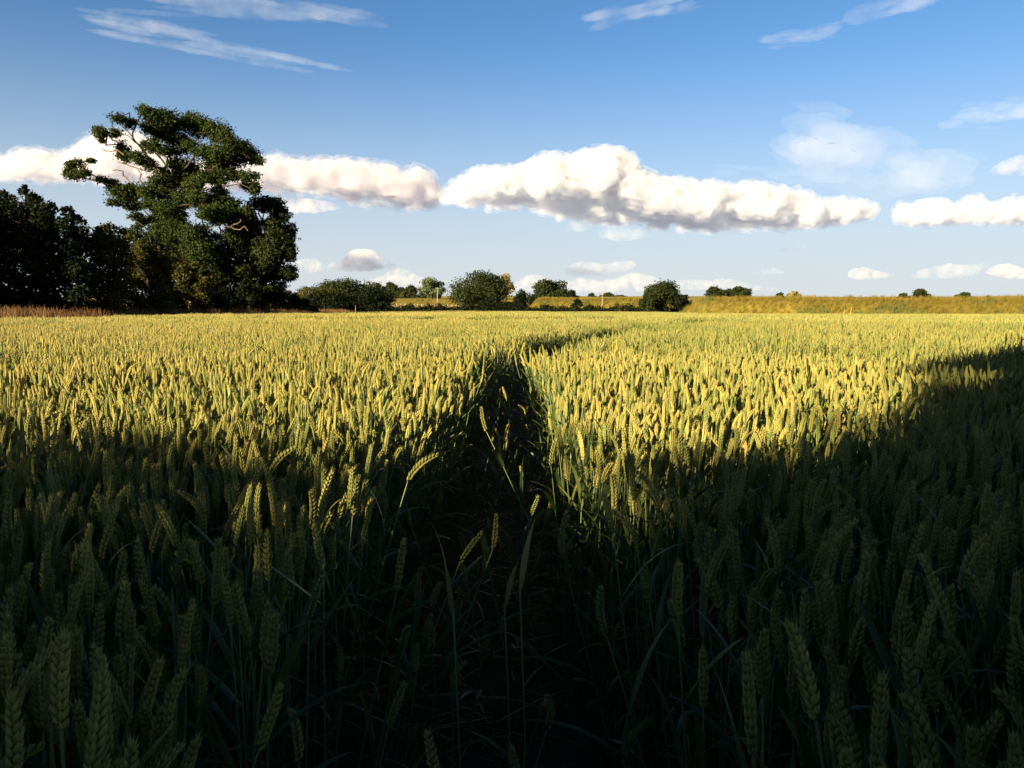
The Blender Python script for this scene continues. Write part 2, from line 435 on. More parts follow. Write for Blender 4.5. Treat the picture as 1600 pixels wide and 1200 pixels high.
def grid_pts(d0, d1, cell, half_deg, jit=.5, around=0.0):
    xs = np.arange(-d1, d1, cell); ys = np.arange(-around if around else 0, d1, cell)
    X, Y = np.meshgrid(xs, ys); X = X.ravel(); Y = Y.ravel()
    X = X + rng.uniform(-jit, jit, X.shape) * cell; Y = Y + rng.uniform(-jit, jit, Y.shape) * cell
    D = np.hypot(X, Y); A = np.degrees(np.abs(np.arctan2(X, Y)))
    k = (D >= d0) & (D < d1) & ((A < half_deg) | (D < around))
    return X[k], Y[k], D[k]

PTS, IDX, ROT, SCL = [], [], [], []
def lean_field(X, Y):
    lx = .26 * (vnoise(X * .45, Y * .45, 61) - .5) + .22 * (vnoise(X * 1.3, Y * 1.3, 62) - .5) + .02
    ly = .26 * (vnoise(X * .45 + 9, Y * .45, 63) - .5) + .22 * (vnoise(X * 1.3, Y * 1.3 + 7, 64) - .5)
    return lx, ly
def put(X, Y, first, count, tilt, smin, smax, hn=.05, lean=1.0):
    n = len(X); z = ground_z(X, Y)
    PTS.append(np.stack([X, Y, z], -1)); IDX.append(first + rng.integers(0, count, n))
    big = np.where(rng.random(n) < .1, 2.2, 1.0); rz = rng.uniform(0, 6.2832, n)
    lx, ly = lean_field(X, Y); lx = lx * lean + rng.normal(0, tilt, n) * big; ly = ly * lean + rng.normal(0, tilt, n) * big
    c, q = np.cos(-rz), np.sin(-rz); ax, ay = c * lx - q * ly, q * lx + c * ly
    ROT.append(np.stack([-ay, ax, rz], -1))
    h = rng.uniform(smin, smax, n) * (1 + hn * 2 * (vnoise(X * 1.1, Y * 1.1, 21) - .5) + hn * (vnoise(X * 4, Y * 4, 22) - .5) + hn * 1.6 * (vnoise(X * .22, Y * .22, 23) - .5))
    SCL.append(np.stack([np.full(n, 1.0), np.full(n, 1.0), h], -1))

# near: every plant on its own
X, Y, D = grid_pts(.42, 7.0, .054, 46, .5, 2.4)
k = in_wheat(X, Y); X, Y, D = X[k], Y[k], D[k]
# the plants that show largest become objects of their own
dd = np.maximum(Y, .01); u = X / dd
pyy = 484 + F * (CAMZ - .80) / dd
vis = (Y > .40) & (np.abs(u) < .66) & (pyy < 1235)
order = np.argsort(np.where(vis, D, 1e9))
ind = order[:292]
rest = np.setdiff1d(np.arange(len(X)), ind)
IX, IY = X[ind], Y[ind]
put(X[rest], Y[rest], 0, NV, .065, .93, 1.06)
# thin stragglers and bent plants inside the gap
gy = rng.uniform(.5, 6.5, 150); gx = path_x(gy) + rng.uniform(-.33, .33, 150); k = ~in_wheat(gx, gy); gx, gy = gx[k], gy[k]
put(gx, gy, 0, NV, .26, .45, .88)
X, Y, D = grid_pts(7.0, 25, .205, 43); k = in_wheat(X, Y, .1); put(X[k], Y[k], NV, NMID, .03, .95, 1.05, .05, .8)
X, Y, D = grid_pts(25, 72, 1.0, 42); k = in_wheat(X, Y, .35); put(X[k], Y[k], NV + NMID, NFAR, .01, .96, 1.04, .03, .15)
X, Y, D = grid_pts(72, 160, 2.3, 42); k = in_wheat(X, Y, .6); put(X[k], Y[k], NV + NMID + NFAR, NVF, .004, .96, 1.04, .02, .05)
NG = scatter_group('crop_scatter', SRC)
scatter_obj('wheat_crop', np.concatenate(PTS), np.concatenate(IDX), np.concatenate(ROT), np.concatenate(SCL), NG,
            'dense standing crop of green and golden wheat filling the field')

# individual plants nearest the camera
def wheat_plant(x, y, v, rot, hs, label, s=1.0):
    st, ear, lv = HI[v]
    r = empty('wheat_plant', (x, y, float(ground_z(x, y))), label, 'wheat plant', 'wheat plants standing nearest the camera')
    r.rotation_euler = rot; r.scale = (s, s, s * hs)
    for nm, me in [('stem', st), ('ear', ear)] + [('leaf', m) for m in lv]:
        o = bpy.data.objects.new(nm, me); COL.objects.link(o); o.parent = r
    return r
for x, y in zip(IX, IY):
    tilt = (RND.gauss(0, .08), RND.gauss(.02, .08)); rz = RND.uniform(0, 6.28)
    if RND.random() < .12: tilt = (tilt[0] * 2.4, tilt[1] * 2.4)
    top = Euler((tilt[0], tilt[1], rz)).to_matrix() @ Vector((0, 0, 1))
    lean = 'upright ear' if abs(top.x) < .10 else ('ear leaning right' if top.x > 0 else 'ear leaning left')
    side = 'left' if x < 0 else 'right'
    row = 'at the very front' if y < .85 else ('in the front rows' if y < 1.25 else 'behind the front rows')
    wheat_plant(float(x), float(y), RND.randrange(NV), (tilt[0], tilt[1], rz), RND.uniform(.94, 1.05), f'green wheat plant with {lean}, {row} {side} of the dark gap')

# ------------------------------------------------------------------ trees
def leaf_cloud(b, clumps, n_total, size, R, shell=.55, flat=1.0):
    C = np.array([c[0] for c in clumps]); S = np.array([c[1] for c in clumps])
    w = (S[:, 0] * S[:, 2]); w = w / w.sum()
    ci = R.choice(len(clumps), n_total, p=w)
    d = R.normal(size=(n_total, 3)); d /= np.linalg.norm(d, axis=1)[:, None]
    rr = shell + (1 - shell) * R.random(n_total) ** .7
    # lumpy outline: radius wobbles with direction
    wob = 1 + .28 * np.sin(d[:, 0] * 5 + ci * 1.7) * np.sin(d[:, 2] * 6 + ci * 2.3) + .17 * R.normal(size=n_total)
    P = C[ci] + d * S[ci] * (rr * wob)[:, None]
    nrm = d * .9 + R.normal(size=(n_total, 3)) * .75 + np.array([0, 0, .35]); nrm /= np.linalg.norm(nrm, axis=1)[:, None]
    t = np.cross(nrm, R.normal(size=(n_total, 3))); t /= np.linalg.norm(t, axis=1)[:, None]; bt = np.cross(nrm, t)
    s = size * R.uniform(.55, 1.35, n_total)[:, None]
    bend = nrm * s * R.uniform(-.2, .35, n_total)[:, None]
    V = np.stack([P - t * s * .9, P - bt * s * .55 + bend, P + t * s * .9, P + bt * s * .55 + bend], 1).reshape(-1, 3)
    Q = np.arange(n_total * 4).reshape(-1, 4)
    b.add(V, Q, None, 0, np.repeat(np.clip(.5 + .25 * (R.random(n_total) - .5) + .16 * np.sin(ci * 3.1), 0, 1), 4))

def wob_path(a, c, R, n=6, amp=.06):
    a = Vector(a); c = Vector(c); L = (c - a).length; out = []
    for i in range(n + 1):
        t = i / n; p = a.lerp(c, t)
        if 0 < i < n: p += Vector((R.gauss(0, amp), R.gauss(0, amp), R.gauss(0, amp))) * L
        out.append(p)
    return out

def tree(name, label, cat, base, clumps, trunk_top, tr, nleaf, lsize, lmat, seed, group=None, limbs=True, bark=None, shell=.55, extra=None):
    """base: foot of the trunk (world); clumps: [(centre, radii)] in world space."""
    R = np.random.default_rng(seed); Rp = random.Random(seed)
    r = empty(name, base, label, cat, group); inv = Vector(base)
    b = MB(); base = Vector(base); top = Vector(trunk_top)
    n = 6; pts = wob_path(base - Vector((0, 0, .1)), top, Rp, n, .025)
    b.tube([p - inv for p in pts], [tr * (1.35 if i == 0 else 1 - .5 * i / n) for i in range(n + 1)], 8)
    if limbs:
        for c, s in clumps:
            c = Vector(c); k = Rp.uniform(.45, 1.0); a = base.lerp(top, k)
            L = (c - a).length
            b.tube([p - inv for p in wob_path(a, c, Rp, 5, .07)], [tr * .36 * (1 - .15 * i) * min(1, .4 + L / 8) for i in range(6)], 5)
    b.obj('trunk', [bark or M_BARK], r, True)
    if extra: extra(r, inv)
    f = MB(); leaf_cloud(f, [(np.array(c) - np.array(inv), np.array(s)) for c, s in clumps], nleaf, lsize, R, shell)
    f.obj('crown', [lmat], r)
    return r

def split(cl, n, seed, f=.55):
    R = random.Random(seed); out = []
    for c, q in cl:
        for i in range(n):
            v = Vector((R.gauss(0, 1), R.gauss(0, 1), R.gauss(0, 1))).normalized() * R.uniform(.35, .8)
            g = R.uniform(.7, 1.25) * f
            out.append(((c[0] + v.x * q[0], c[1] + v.y * q[1], c[2] + v.z * q[2]), (q[0] * g, q[1] * g, q[2] * g * .9)))
    return out
def px_clumps(lst, d, depth, seed, kx=1.0, off=(0, 0), s=1.0):
    """[(px, py, rx, ry)] in photograph pixels -> world clumps around distance d, spread in depth."""
    R = random.Random(seed); out = []
    for (px, py, rx, ry) in lst:
        dd = d + R.uniform(-depth, depth); c = at(off[0] + px * s, off[1] + py * s, dd); k = dd / F * s
        out.append((tuple(c), (rx * k * kx, max(rx, ry) * k * R.uniform(.9, 1.25), ry * k)))
    return out

def auto_tree(name, label, cat, px0, px1, ytop, ybase, d, lmat, seed, nclump=13, nleaf=4200, group=None, trunk=.3, low=.25, kind='round', lsize=None, zbase=None):
    """Free-standing tree filling the box px0..px1, ytop..ybase at distance d."""
    R = random.Random(seed); cx = (px0 + px1) / 2; w = (px1 - px0) / 2; h = ybase - ytop
    foot = at(cx, ybase, d); gz = float(ground_z(foot.x, foot.y)) if zbase is None else zbase
    foot.z = min(foot.z, gz) if zbase is None else zbase
    L = []
    y0, y1 = ytop, ybase - h * low
    cy, hy = (y0 + y1) / 2, (y1 - y0) / 2
    for i in range(nclump):
        for _ in range(40):
            a = R.uniform(-1, 1); bb = R.uniform(-1, 1)
            if a * a + bb * bb < .62: break
        if kind == 'wide' and bb < 0: a *= 1 - .35 * -bb
        rr = R.uniform(.30, .46)
        L.append((cx + a * w, cy + bb * hy, w * rr, max(hy * rr, w * rr * .5)))
    L.append((cx + R.uniform(-.2, .2) * w, y0 + hy * .38, w * .4, hy * .36))
    L.append((cx - w * .62, cy + hy * .25, w * .36, hy * .4)); L.append((cx + w * .62, cy + hy * .25, w * .36, hy * .4))
    cl = px_clumps(L, d, w * d / F * .6, seed)
    return tree(name, label, cat, tuple(foot), cl, tuple(at(cx, cy, d)), trunk, nleaf, lsize or d / 804 * 1.15, lmat, seed, group)

# --- the old oak (outline read from a crop of the photograph: scale .3, offset y 140)
OS, OO, OD = .3, (0, 140), 62.0
oak_cl = [(760,118,42,36),(830,150,66,40),(900,168,56,40),(615,148,46,24),(675,178,28,26),(980,178,56,44),(1050,190,66,48),(1120,214,56,44),(1180,240,46,34),(785,200,52,36),(865,232,54,36),(940,258,56,40),(800,292,50,28),(872,318,54,30),(640,308,34,40),(602,226,36,20),(528,226,40,28),(530,266,18,16),(652,344,36,24),(722,352,46,30),(772,392,44,30),(980,300,46,34),(1070,330,64,34),(1150,320,56,42),(1200,290,52,34),(1262,308,56,40),(1300,348,54,44),(1350,368,32,20),(1232,372,54,34),(1170,402,54,34),(1095,388,52,34),(1222,440,64,28),(1300,452,50,24),(1292,500,44,24),(1332,524,30,24),(1130,462,52,34),(1062,452,46,34),(1000,402,46,36),(920,402,50,36),(862,452,62,40),(930,484,64,46),(1000,504,56,46),(822,472,44,26),
          (402,390,46,22),(474,370,26,13),(368,430,36,30),(420,444,44,24),(540,470,42,20),(590,502,36,24),(640,540,64,30),(602,586,42,18),(700,522,54,34),(682,592,54,28),(770,532,54,36),(780,592,46,30),(880,542,64,46),(960,572,64,46),(1040,562,56,46),(872,622,54,40),(922,662,54,36),(1100,582,64,46),(1150,542,46,32),(1160,602,56,46),(1062,642,46,32),(1200,602,46,38),(1120,652,56,46),(1190,662,64,46),
          (840,724,54,44),(900,744,62,54),(980,744,62,54),(1062,764,64,54),(750,682,44,24),(700,657,34,14),(940,824,74,54),(1040,844,74,54),(760,790,60,46),(700,750,46,34),(860,860,80,60),(960,900,90,60),(1060,930,90,60),(1150,960,80,60),(800,930,80,60),(830,660,40,30)]
oak_br = [([(832,1010),(828,820),(824,700),(836,620),(830,540),(846,470)], .62, .40),
          ([(846,470),(852,410),(800,402),(762,342),(728,290),(690,230),(720,160),(748,112)], .34, .07),
          ([(800,402),(772,368),(700,262),(660,210),(612,152)], .18, .06),
          ([(690,262),(640,230),(560,222),(505,240)], .10, .04),
          ([(852,410),(872,352),(905,312),(955,300)], .22, .07),
          ([(862,390),(822,342),(800,282),(830,222),(850,160)], .20, .06),
          ([(830,222),(900,200),(980,170)], .11, .05),
          ([(846,470),(930,440),(1010,352),(1052,282),(1020,232),(1000,190)], .30, .06),
          ([(1020,345),(1100,300),(1185,250)], .15, .05),
          ([(846,500),(960,500),(1050,482),(1082,422),(1150,384),(1285,350)], .26, .06),
          ([(1050,482),(1150,500),(1250,490),(1332,528)], .15, .05),
          ([(1082,422),(1140,440),(1220,440),(1300,452)], .12, .04),
          ([(830,540),(760,522),(690,492),(592,502),(520,472),(442,462),(380,424)], .30, .07),
          ([(442,462),(430,410),(474,372)], .09, .04),
          ([(824,690),(760,640),(730,600),(640,560)], .22, .06),
          ([(830,620),(960,600),(1100,585)], .25, .08),
          ([(815,690),(765,725),(722,690),(692,668),(658,672)], .17, .08)]
oak_dead = [([(690,492),(652,455),(642,425),(585,420)], .075, .03), ([(748,492),(735,440),(716,410),(660,390),(610,375)], .075, .03),
            ([(645,340),(580,322),(520,306)], .06, .02), ([(560,322),(540,300),(515,285)], .03, .015)]
def px_branches(b, lst, d, seed, inv, depth=1.6, n=6):
    R = random.Random(seed)
    for pts, r0, r1 in lst:
        P = []
        off = 0.0
        for i, (x, y) in enumerate(pts):
            if i: off += R.uniform(-depth, depth) * .5
            P.append(at(OO[0] + x * OS, OO[1] + y * OS, d + off) - inv)
        Q = []
        for a, c in zip(P[:-1], P[1:]):
            Q.append(a); Q.append(a.lerp(c, .5) + Vector((R.gauss(0, .1), R.gauss(0, .1), R.gauss(0, .1))))
        Q.append(P[-1]); m = len(Q)
        b.tube(Q, [r0 + (r1 - r0) * i / (m - 1) for i in range(m)], n)
def old_oak():
    foot = at(832 * OS, 140 + 1010 * OS, OD); foot.z = float(ground_z(foot.x, foot.y))
    r = empty('oak_tree', foot, 'tall spreading old oak with gnarled bare branches and gaps in its crown', 'tree', None)
    b = MB(); b.tube([Vector((0, 0, -.1)), Vector((0, 0, 1.2)), at(832 * OS, 140 + 1000 * OS, OD) - foot + Vector((0, 0, .6))], [.75, .5, .42], 9)
    px_branches(b, [(p, a * .38, c * .6) for p, a, c in oak_br], OD, 5, foot)
    cl = [(c, (q[0] * 1.12, q[1] * 1.12, q[2] * 1.27)) for c, q in px_clumps(oak_cl, OD, 2.6, 3, off=OO, s=OS)]
    R = random.Random(9); mids = [at(OO[0] + x * OS, OO[1] + y * OS, OD) for pts, _, _ in oak_br for x, y in pts[2:]]
    for c, s in cl:                               # twigs from the nearest limb into every clump
        c = Vector(c); a = min(mids, key=lambda q: (q - c).length)
        b.tube([p - foot for p in wob_path(a, c, R, 4, .09)], [.07, .06, .05, .04, .025], 4)
    b.obj('trunk', [M_BARK], r, True)
    d = MB(); px_branches(d, oak_dead, OD, 6, foot, .6, 5); o = d.obj('dead_branch', [M_DEAD], r, True); o['label'] = 'bare grey leafless branches on the left side'
    f = MB(); leaf_cloud(f, [(np.array(c) - np.array(foot), np.array(s)) for c, s in cl + split(cl, 5, 77, .6) * 1], 155000, .095, np.random.default_rng(4), .25)
    f.obj('crown', [M_OAK], r)
old_oak()

oak2 = [(1350,600,66,46),(1420,604,66,46),(1292,642,64,46),(1400,684,84,64),(1460,672,60,64),(1300,742,94,74),(1420,784,94,74),(1476,802,62,74),(1252,822,84,74),(1360,884,104,74),(1466,904,84,74),(1506,962,46,46),(1282,952,94,64),(1400,984,104,56),(1172,764,74,54),(1152,884,74,54),(1520,862,26,36),(1486,724,40,54),(1200,960,80,60),(1330,1060,110,60),(1450,1050,90,60),(1100,850,80,70),(1060,890,70,60),(1110,930,80,60),(1020,960,70,60)]
def bare_limb(r, inv):
    d = MB(); px_branches(d, [([(1130,700),(1165,702),(1205,716),(1232,700),(1252,678)], .08, .03), ([(1205,716),(1250,730),(1292,736)], .05, .025)], 60.5, 8, inv, .2, 6)
    d.obj('dead_branch', [M_DEAD], r, True)['label'] = 'pale bare sunlit limb'
ft = at(1370 * .3, 140 + 1120 * .3, 65); ft.z = 0
tree('oak_tree', 'dense dark rounded oak crowded against the tall old oak', 'tree', tuple(ft), split(px_clumps(oak2, 65, 2.4, 12, off=OO, s=OS), 4, 78, .62), tuple(at(1370 * .3, 140 + 760 * .3, 65)), .5, 52000, .115, M_DARKOAK, 22, 'trees and shrubs of the left hedgerow', extra=bare_limb)

# --- the hedgerow on the left, one shrub after another
def shrub_px(name, label, lst, d, depth, lmat, seed, nleaf, lsize, foot_px, shell=.5, cat='shrub', group='trees and shrubs of the left hedgerow'):
    ft = at(*foot_px, d); ft.z = float(ground_z(ft.x, ft.y))
    cl = px_clumps(lst, d, depth, seed, off=OO, s=OS)
    top = at(foot_px[0], min(140 + c[1] * .3 for c in lst) + 30, d)
    return tree(name, label, cat, tuple(ft), cl, tuple(top), .16, nleaf, lsize, lmat, seed, group, shell=shell)
HAW = [(-120,560),(-40,545),(0,530),(60,545),(120,515),(200,570),(280,600),(350,612),(420,675),(480,730),(530,790)]
HED = [(440,760),(500,720),(545,690),(600,702),(700,760),(800,800),(900,860),(1000,905),(1100,955),(1200,1000),(1300,1020),(1450,1050),(1560,1085),(1640,1125)]
def fill(profile, x0, x1, step, seed, bottom=1165):
    """Clumps from the hedge's top line down to the ground."""
    R = random.Random(seed); xs_, ys_ = zip(*profile); out = []; x = x0
    while x <= x1:
        t = float(np.interp(x, xs_, ys_)); r = step * .62
        y = t + r * .75
        first = True
        while y < bottom:
            rr = r * R.uniform(.8, 1.25) * (.75 if first else 1.15)
            out.append((x + R.uniform(-.3, .3) * step, y + R.uniform(-.25, .2) * step, rr, rr * R.uniform(.75, 1)))
            y += step * .8; first = False
        x += step * R.uniform(.75, 1.05)
    return out
def hed_d(cx): return 21 * 1256 / (800 - cx * .3)
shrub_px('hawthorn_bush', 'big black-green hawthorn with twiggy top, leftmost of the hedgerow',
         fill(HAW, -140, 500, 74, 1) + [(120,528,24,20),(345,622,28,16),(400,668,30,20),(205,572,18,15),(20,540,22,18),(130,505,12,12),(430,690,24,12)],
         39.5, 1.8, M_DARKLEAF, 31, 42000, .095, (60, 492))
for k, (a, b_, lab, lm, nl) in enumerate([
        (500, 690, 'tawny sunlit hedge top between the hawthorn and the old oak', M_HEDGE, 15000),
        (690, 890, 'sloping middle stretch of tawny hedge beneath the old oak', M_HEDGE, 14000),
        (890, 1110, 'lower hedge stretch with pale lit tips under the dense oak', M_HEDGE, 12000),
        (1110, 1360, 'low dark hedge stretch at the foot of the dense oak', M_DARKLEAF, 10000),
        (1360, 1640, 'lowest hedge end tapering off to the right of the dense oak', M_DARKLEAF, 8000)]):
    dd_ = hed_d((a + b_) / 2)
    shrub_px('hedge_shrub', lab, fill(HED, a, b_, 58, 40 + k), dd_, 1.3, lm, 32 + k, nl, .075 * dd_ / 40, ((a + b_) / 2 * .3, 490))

# --- trees standing just outside the view on the left, whose shade lies on the hedgerow
def side_tree(label, x, y, h, r, seed):
    R = random.Random(seed); cl = []
    for i in range(int(26 + max(0, h - 8.5) * 10)):
        a = R.uniform(0, 6.28); q = r * math.sqrt(R.random()); z = R.uniform(.9, h - 1.1); w_ = 1 - .45 * max(0, (z / h - .55) / .45)
        cl.append(((x + math.cos(a) * q * w_, y + math.sin(a) * q * w_, z), (1.25, 1.25, 1.1)))
    tree('shade_tree', label, 'tree', (x, y, 0), cl, (x, y, h * .7), .22, 15000, .13, M_DARKLEAF, seed, 'trees beside the view on the left', shell=.3)
side_tree('dark hedge tree left of the hawthorn, outside the picture', -27.6, 33.0, 7.2, 2.1, 701)
side_tree('second dark hedge tree further left of the hawthorn, outside the picture', -30.2, 31.0, 7.6, 2.2, 702)

for k_, (x_, y_) in enumerate(((-34, 28), (-34, 33.5), (-34.2, 39), (-34.4, 44.5), (-34.6, 50))):  # row added out of view to keep the lower hedge in shade
    side_tree(('nearest', 'second', 'third', 'fourth', 'last')[k_] + ' tree of the unseen row added left of the hedgerow to shade it', x_, y_, 7.9, 3.2, 710 + k_)

# --- thicket beyond the corner of the field
def far_shrub(label, box, d, lmat, seed, n=3600, name='thicket_shrub', grp='shrubs of the thicket past the field corner', nclump=12, low=.0):
    return auto_tree(name, label, 'shrub', *box, d, lmat, seed, nclump, n, grp, .1, low)
far_shrub('pale green shrub next to the dark oak, left end of the far thicket', (452, 535, 446, 488), 104, M_HEDGE, 41, 9000, nclump=24)
far_shrub('tall domed shrub forming the top of the far thicket', (492, 585, 437, 488), 108, M_FARLEAF, 42, 11000, nclump=26)
far_shrub('dark rounded shrub at the shaded right end of the far thicket', (540, 613, 443, 488), 111, M_FARLEAF, 43, 9500, nclump=24)
far_shrub('low dark bush in front of the far thicket', (462, 545, 457, 489), 100, M_DARKLEAF, 44, 8000, nclump=22)
far_shrub('second low dark bush in front of the far thicket, on its shaded side', (520, 608, 455, 489), 102, M_DARKLEAF, 45, 9000, nclump=24)

# --- far trees
FG = 'trees along the far side of the field'
auto_tree('broadleaf_tree', 'big round dark tree, broadest of those beyond the low hedge', 'tree', 700, 800, 425, 482, 215, M_FARLEAF, 51, 30, 13000, FG, .45, .02, 'wide')
auto_tree('broadleaf_tree', 'yellow-brown tree peeping out behind the big round tree', 'tree', 776, 805, 429, 474, 240, M_GOLDLEAF, 52, 9, 1600, FG, .3, .2)
auto_tree('broadleaf_tree', 'pair-lobed green tree with visible trunk beside the golden bank', 'tree', 832, 889, 437, 478, 205, M_FARLEAF, 53, 16, 6200, FG, .4, .16)
auto_tree('broadleaf_tree', 'small dark round tree behind the pair-lobed tree', 'tree', 884, 906, 453, 474, 260, M_DARKLEAF, 54, 8, 1200, FG, .3, .05)
auto_tree('broadleaf_tree', 'leafy round tree standing alone at the left end of the grass bank', 'tree', 1004, 1068, 439, 487, 128, M_FARLEAF, 55, 22, 11000, FG, .35, .03, 'wide')
auto_tree('bush', 'dark bush leaning on the bank, right of the lone leafy tree', 'shrub', 1058, 1087, 460, 484, 122, M_DARKLEAF, 56, 7, 1900, FG, .1, .0)
auto_tree('bush', 'shorter bush hugging the left side of the lone leafy tree', 'shrub', 999, 1024, 454, 486, 126, M_FARLEAF, 57, 7, 1900, FG, .1, .0)
auto_tree('broadleaf_tree', 'flat-topped tree behind the bank, left one of the pair', 'tree', 1100, 1134, 449, 470, 190, M_FARLEAF, 58, 10, 2400, FG, .3, .1, 'wide')
auto_tree('broadleaf_tree', 'domed tree behind the bank, right one of the pair', 'tree', 1135, 1174, 447, 470, 190, M_FARLEAF, 59, 11, 2800, FG, .3, .1, 'wide')
auto_tree('broadleaf_tree', 'tiny yellowish tree poking above the middle of the bank', 'tree', 1229, 1252, 455, 470, 190, M_GOLDLEAF, 60, 7, 1000, FG, .2, .1)
auto_tree('broadleaf_tree', 'small dark dome of a tree above the right stretch of bank', 'tree', 1425, 1455, 452, 470, 190, M_FARLEAF, 61, 9, 1600, FG, .3, .1, 'wide')
auto_tree('bush', 'low flat bush on the skyline left of the small dark dome', 'shrub', 1402, 1424, 458, 468, 190, M_FARLEAF, 62, 6, 700, FG, .1, .0)
auto_tree('bush', 'faint low bush on the skyline right of the small dark dome', 'shrub', 1494, 1518, 457, 467, 190, M_FARLEAF, 63, 6, 700, FG, .1, .0)
auto_tree('bush', 'thin speck of bush on the bank top left of the tiny yellowish tree', 'shrub', 1210, 1226, 458, 468, 190, M_FARLEAF, 64, 5, 500, FG, .1, .0)
auto_tree('willow_tree', 'greyish upright tree with a feathery top on the far pasture', 'tree', 652, 697, 436, 466, 330, M_GREYLEAF, 65, 12, 3600, FG, .4, .12)
auto_tree('bush', 'yellow-green round bush on the far pasture before the greyish tree', 'shrub', 625, 642, 455, 466, 310, M_HEDGE, 66, 6, 800, FG, .1, .0)
for i, (a, b_, c, d_, lab) in enumerate([
        (600, 622, 442, 464, 'spreading dark tree just right of the far thicket'),
        (618, 636, 449, 463, 'low tree in the far tree line between thicket and greyish tree'),
        (632, 652, 446, 463, 'pointed dark tree directly left of the greyish tree'),
        (576, 602, 443, 462, 'tree showing its top behind the thicket, beside the thin pole'),
        (915, 934, 459, 471, 'low tree on the skyline left of the tall thin pole'),
        (936, 962, 457, 471, 'low rounded tree on the skyline at the tall thin pole'),
        (958, 980, 461, 471, 'lowest tree of the skyline row right of the tall thin pole')]):
    auto_tree('broadleaf_tree', lab, 'tree', a, b_, c, d_, 420 if i < 4 else 380, M_FARLEAF, 70 + i, 8, 1400, FG, .35, .05, 'wide')
auto_tree('bush', 'dark scrub filling the gap between the big round tree and the pair-lobed tree', 'shrub', 800, 838, 453, 484, 190, M_DARKLEAF, 81, 9, 2600, FG, .1, .0)
auto_tree('bush', 'dark scrub at the right foot of the big round tree', 'shrub', 752, 806, 462, 484, 200, M_DARKLEAF, 82, 9, 3000, FG, .1, .0)
auto_tree('bush', 'small dark bush on the golden slope left of the tall thin pole', 'shrub', 893, 910, 468, 482, 164, M_DARKLEAF, 83, 6, 900, FG, .1, .0)

# --- low hedge closing the far side
def strip_hedge(name, label, x0, x1, y0, y1, h, w, lmat, seed, nleaf, lsize, cat='hedge'):
    R = np.random.default_rng(seed); Rp = random.Random(seed)
    o = empty(name, ((x0 + x1) / 2, (y0 + y1) / 2, float(ground_z((x0 + x1) / 2, (y0 + y1) / 2))), label, cat)
    inv = Vector(o.location); n = int(math.hypot(x1 - x0, y1 - y0) / (h * .55)); cl = []; b = MB()
    for i in range(n):
        t = (i + .5) / n; x = x0 + (x1 - x0) * t; y = y0 + (y1 - y0) * t; z = float(ground_z(x, y)); hh = h * Rp.uniform(.75, 1.15)
        cl.append((np.array((x, y + Rp.gauss(0, .15), z + hh * .52)) - np.array(inv), np.array((h * .5, w * .5, hh * .52))))
        b.tube([Vector((x, y, z - .1)) - inv, Vector((x + Rp.gauss(0, .1), y, z + hh * .6)) - inv], [.06, .03], 4)
    b.obj('stem', [M_BARK], o, True)
    f = MB(); leaf_cloud(f, cl, nleaf, lsize, R, .55); f.obj('foliage', [lmat], o)
    return o
strip_hedge('low_hedge', 'long low dark hedge along the far edge of the wheat', -27, 8, 157, 160, 2.0, 2.0, M_DARKLEAF, 91, 14000, .2)
strip_hedge('low_hedge', 'ragged low hedge running from the golden slope to the lone leafy tree', 8, 29, 159, 134, 1.95, 1.7, M_DARKLEAF, 92, 8000, .2)
strip_hedge('pasture_hedge', 'distant dark hedge across the top of the far pasture', -78, -30, 345, 340, 2.6, 2.5, M_FARLEAF, 93, 5000, .4)

# --- fence, poles
def fence():
    x0, x1, y0, y1, n = -44, -9, 262, 250, 26
    r = empty('wire_fence', (x0, y0, float(ground_z(x0, y0))), 'row of pale wooden fence posts with wire on the far pasture', 'fence'); inv = r.location.copy()
    me = None; tops = []
    for i in range(n):
        t = i / (n - 1); x = x0 + (x1 - x0) * t; y = y0 + (y1 - y0) * t; z = float(ground_z(x, y))
        if me is None:
            b = MB(); b.tube([(0, 0, -.3), (0, 0, 1.22), (0, 0, 1.3)], [.085, .085, .05], 8); me = b.mesh('post', [M_WOOD], True)
        o = bpy.data.objects.new('post', me); COL.objects.link(o); o.parent = r; o.location = Vector((x, y, z)) - inv; tops.append(Vector((x, y, z)) - inv)
    for h in (.45, .8, 1.15):
        b = MB(); b.tube([p + Vector((0, -.09, h)) for p in tops], .008, 4); b.obj('wire', [M_WIRE], r)
fence()
def pole(label, px, ytop, ybase, d, r0):
    p = at(px, ybase, d); z = float(ground_z(p.x, p.y)); top = at(px, ytop, d).z
    r = empty('utility_pole', (p.x, p.y, z), label, 'pole', 'thin poles in the far distance')
    b = MB(); b.tube([(0, 0, -.5), (0, 0, (top - z) * .5), (0, 0, top - z)], [r0, r0 * .9, r0 * .75], 8); b.obj('shaft', [M_PALE], r, True)
    c = MB(); c.tube([(-.7, 0, top - z - .35), (.7, 0, top - z - .35)], .05, 4); c.obj('cross_arm', [M_PALE], r)
    for s in (-.6, 0, .6):
        q = MB(); q.tube([(s, 0, top - z - .32), (s, 0, top - z - .2), (s, 0, top - z - .12)], [.05, .07, .03], 6); q.obj('insulator', [M_PALE], r)
pole('short pale pole rising out of the far thicket', 583, 443, 470, 200, .10)
pole('pale pole standing before the greyish upright tree', 683.5, 449, 466, 290, .13)
pole('tall thin pole on the golden slope, against the sky', 941, 455, 479, 168, .065)

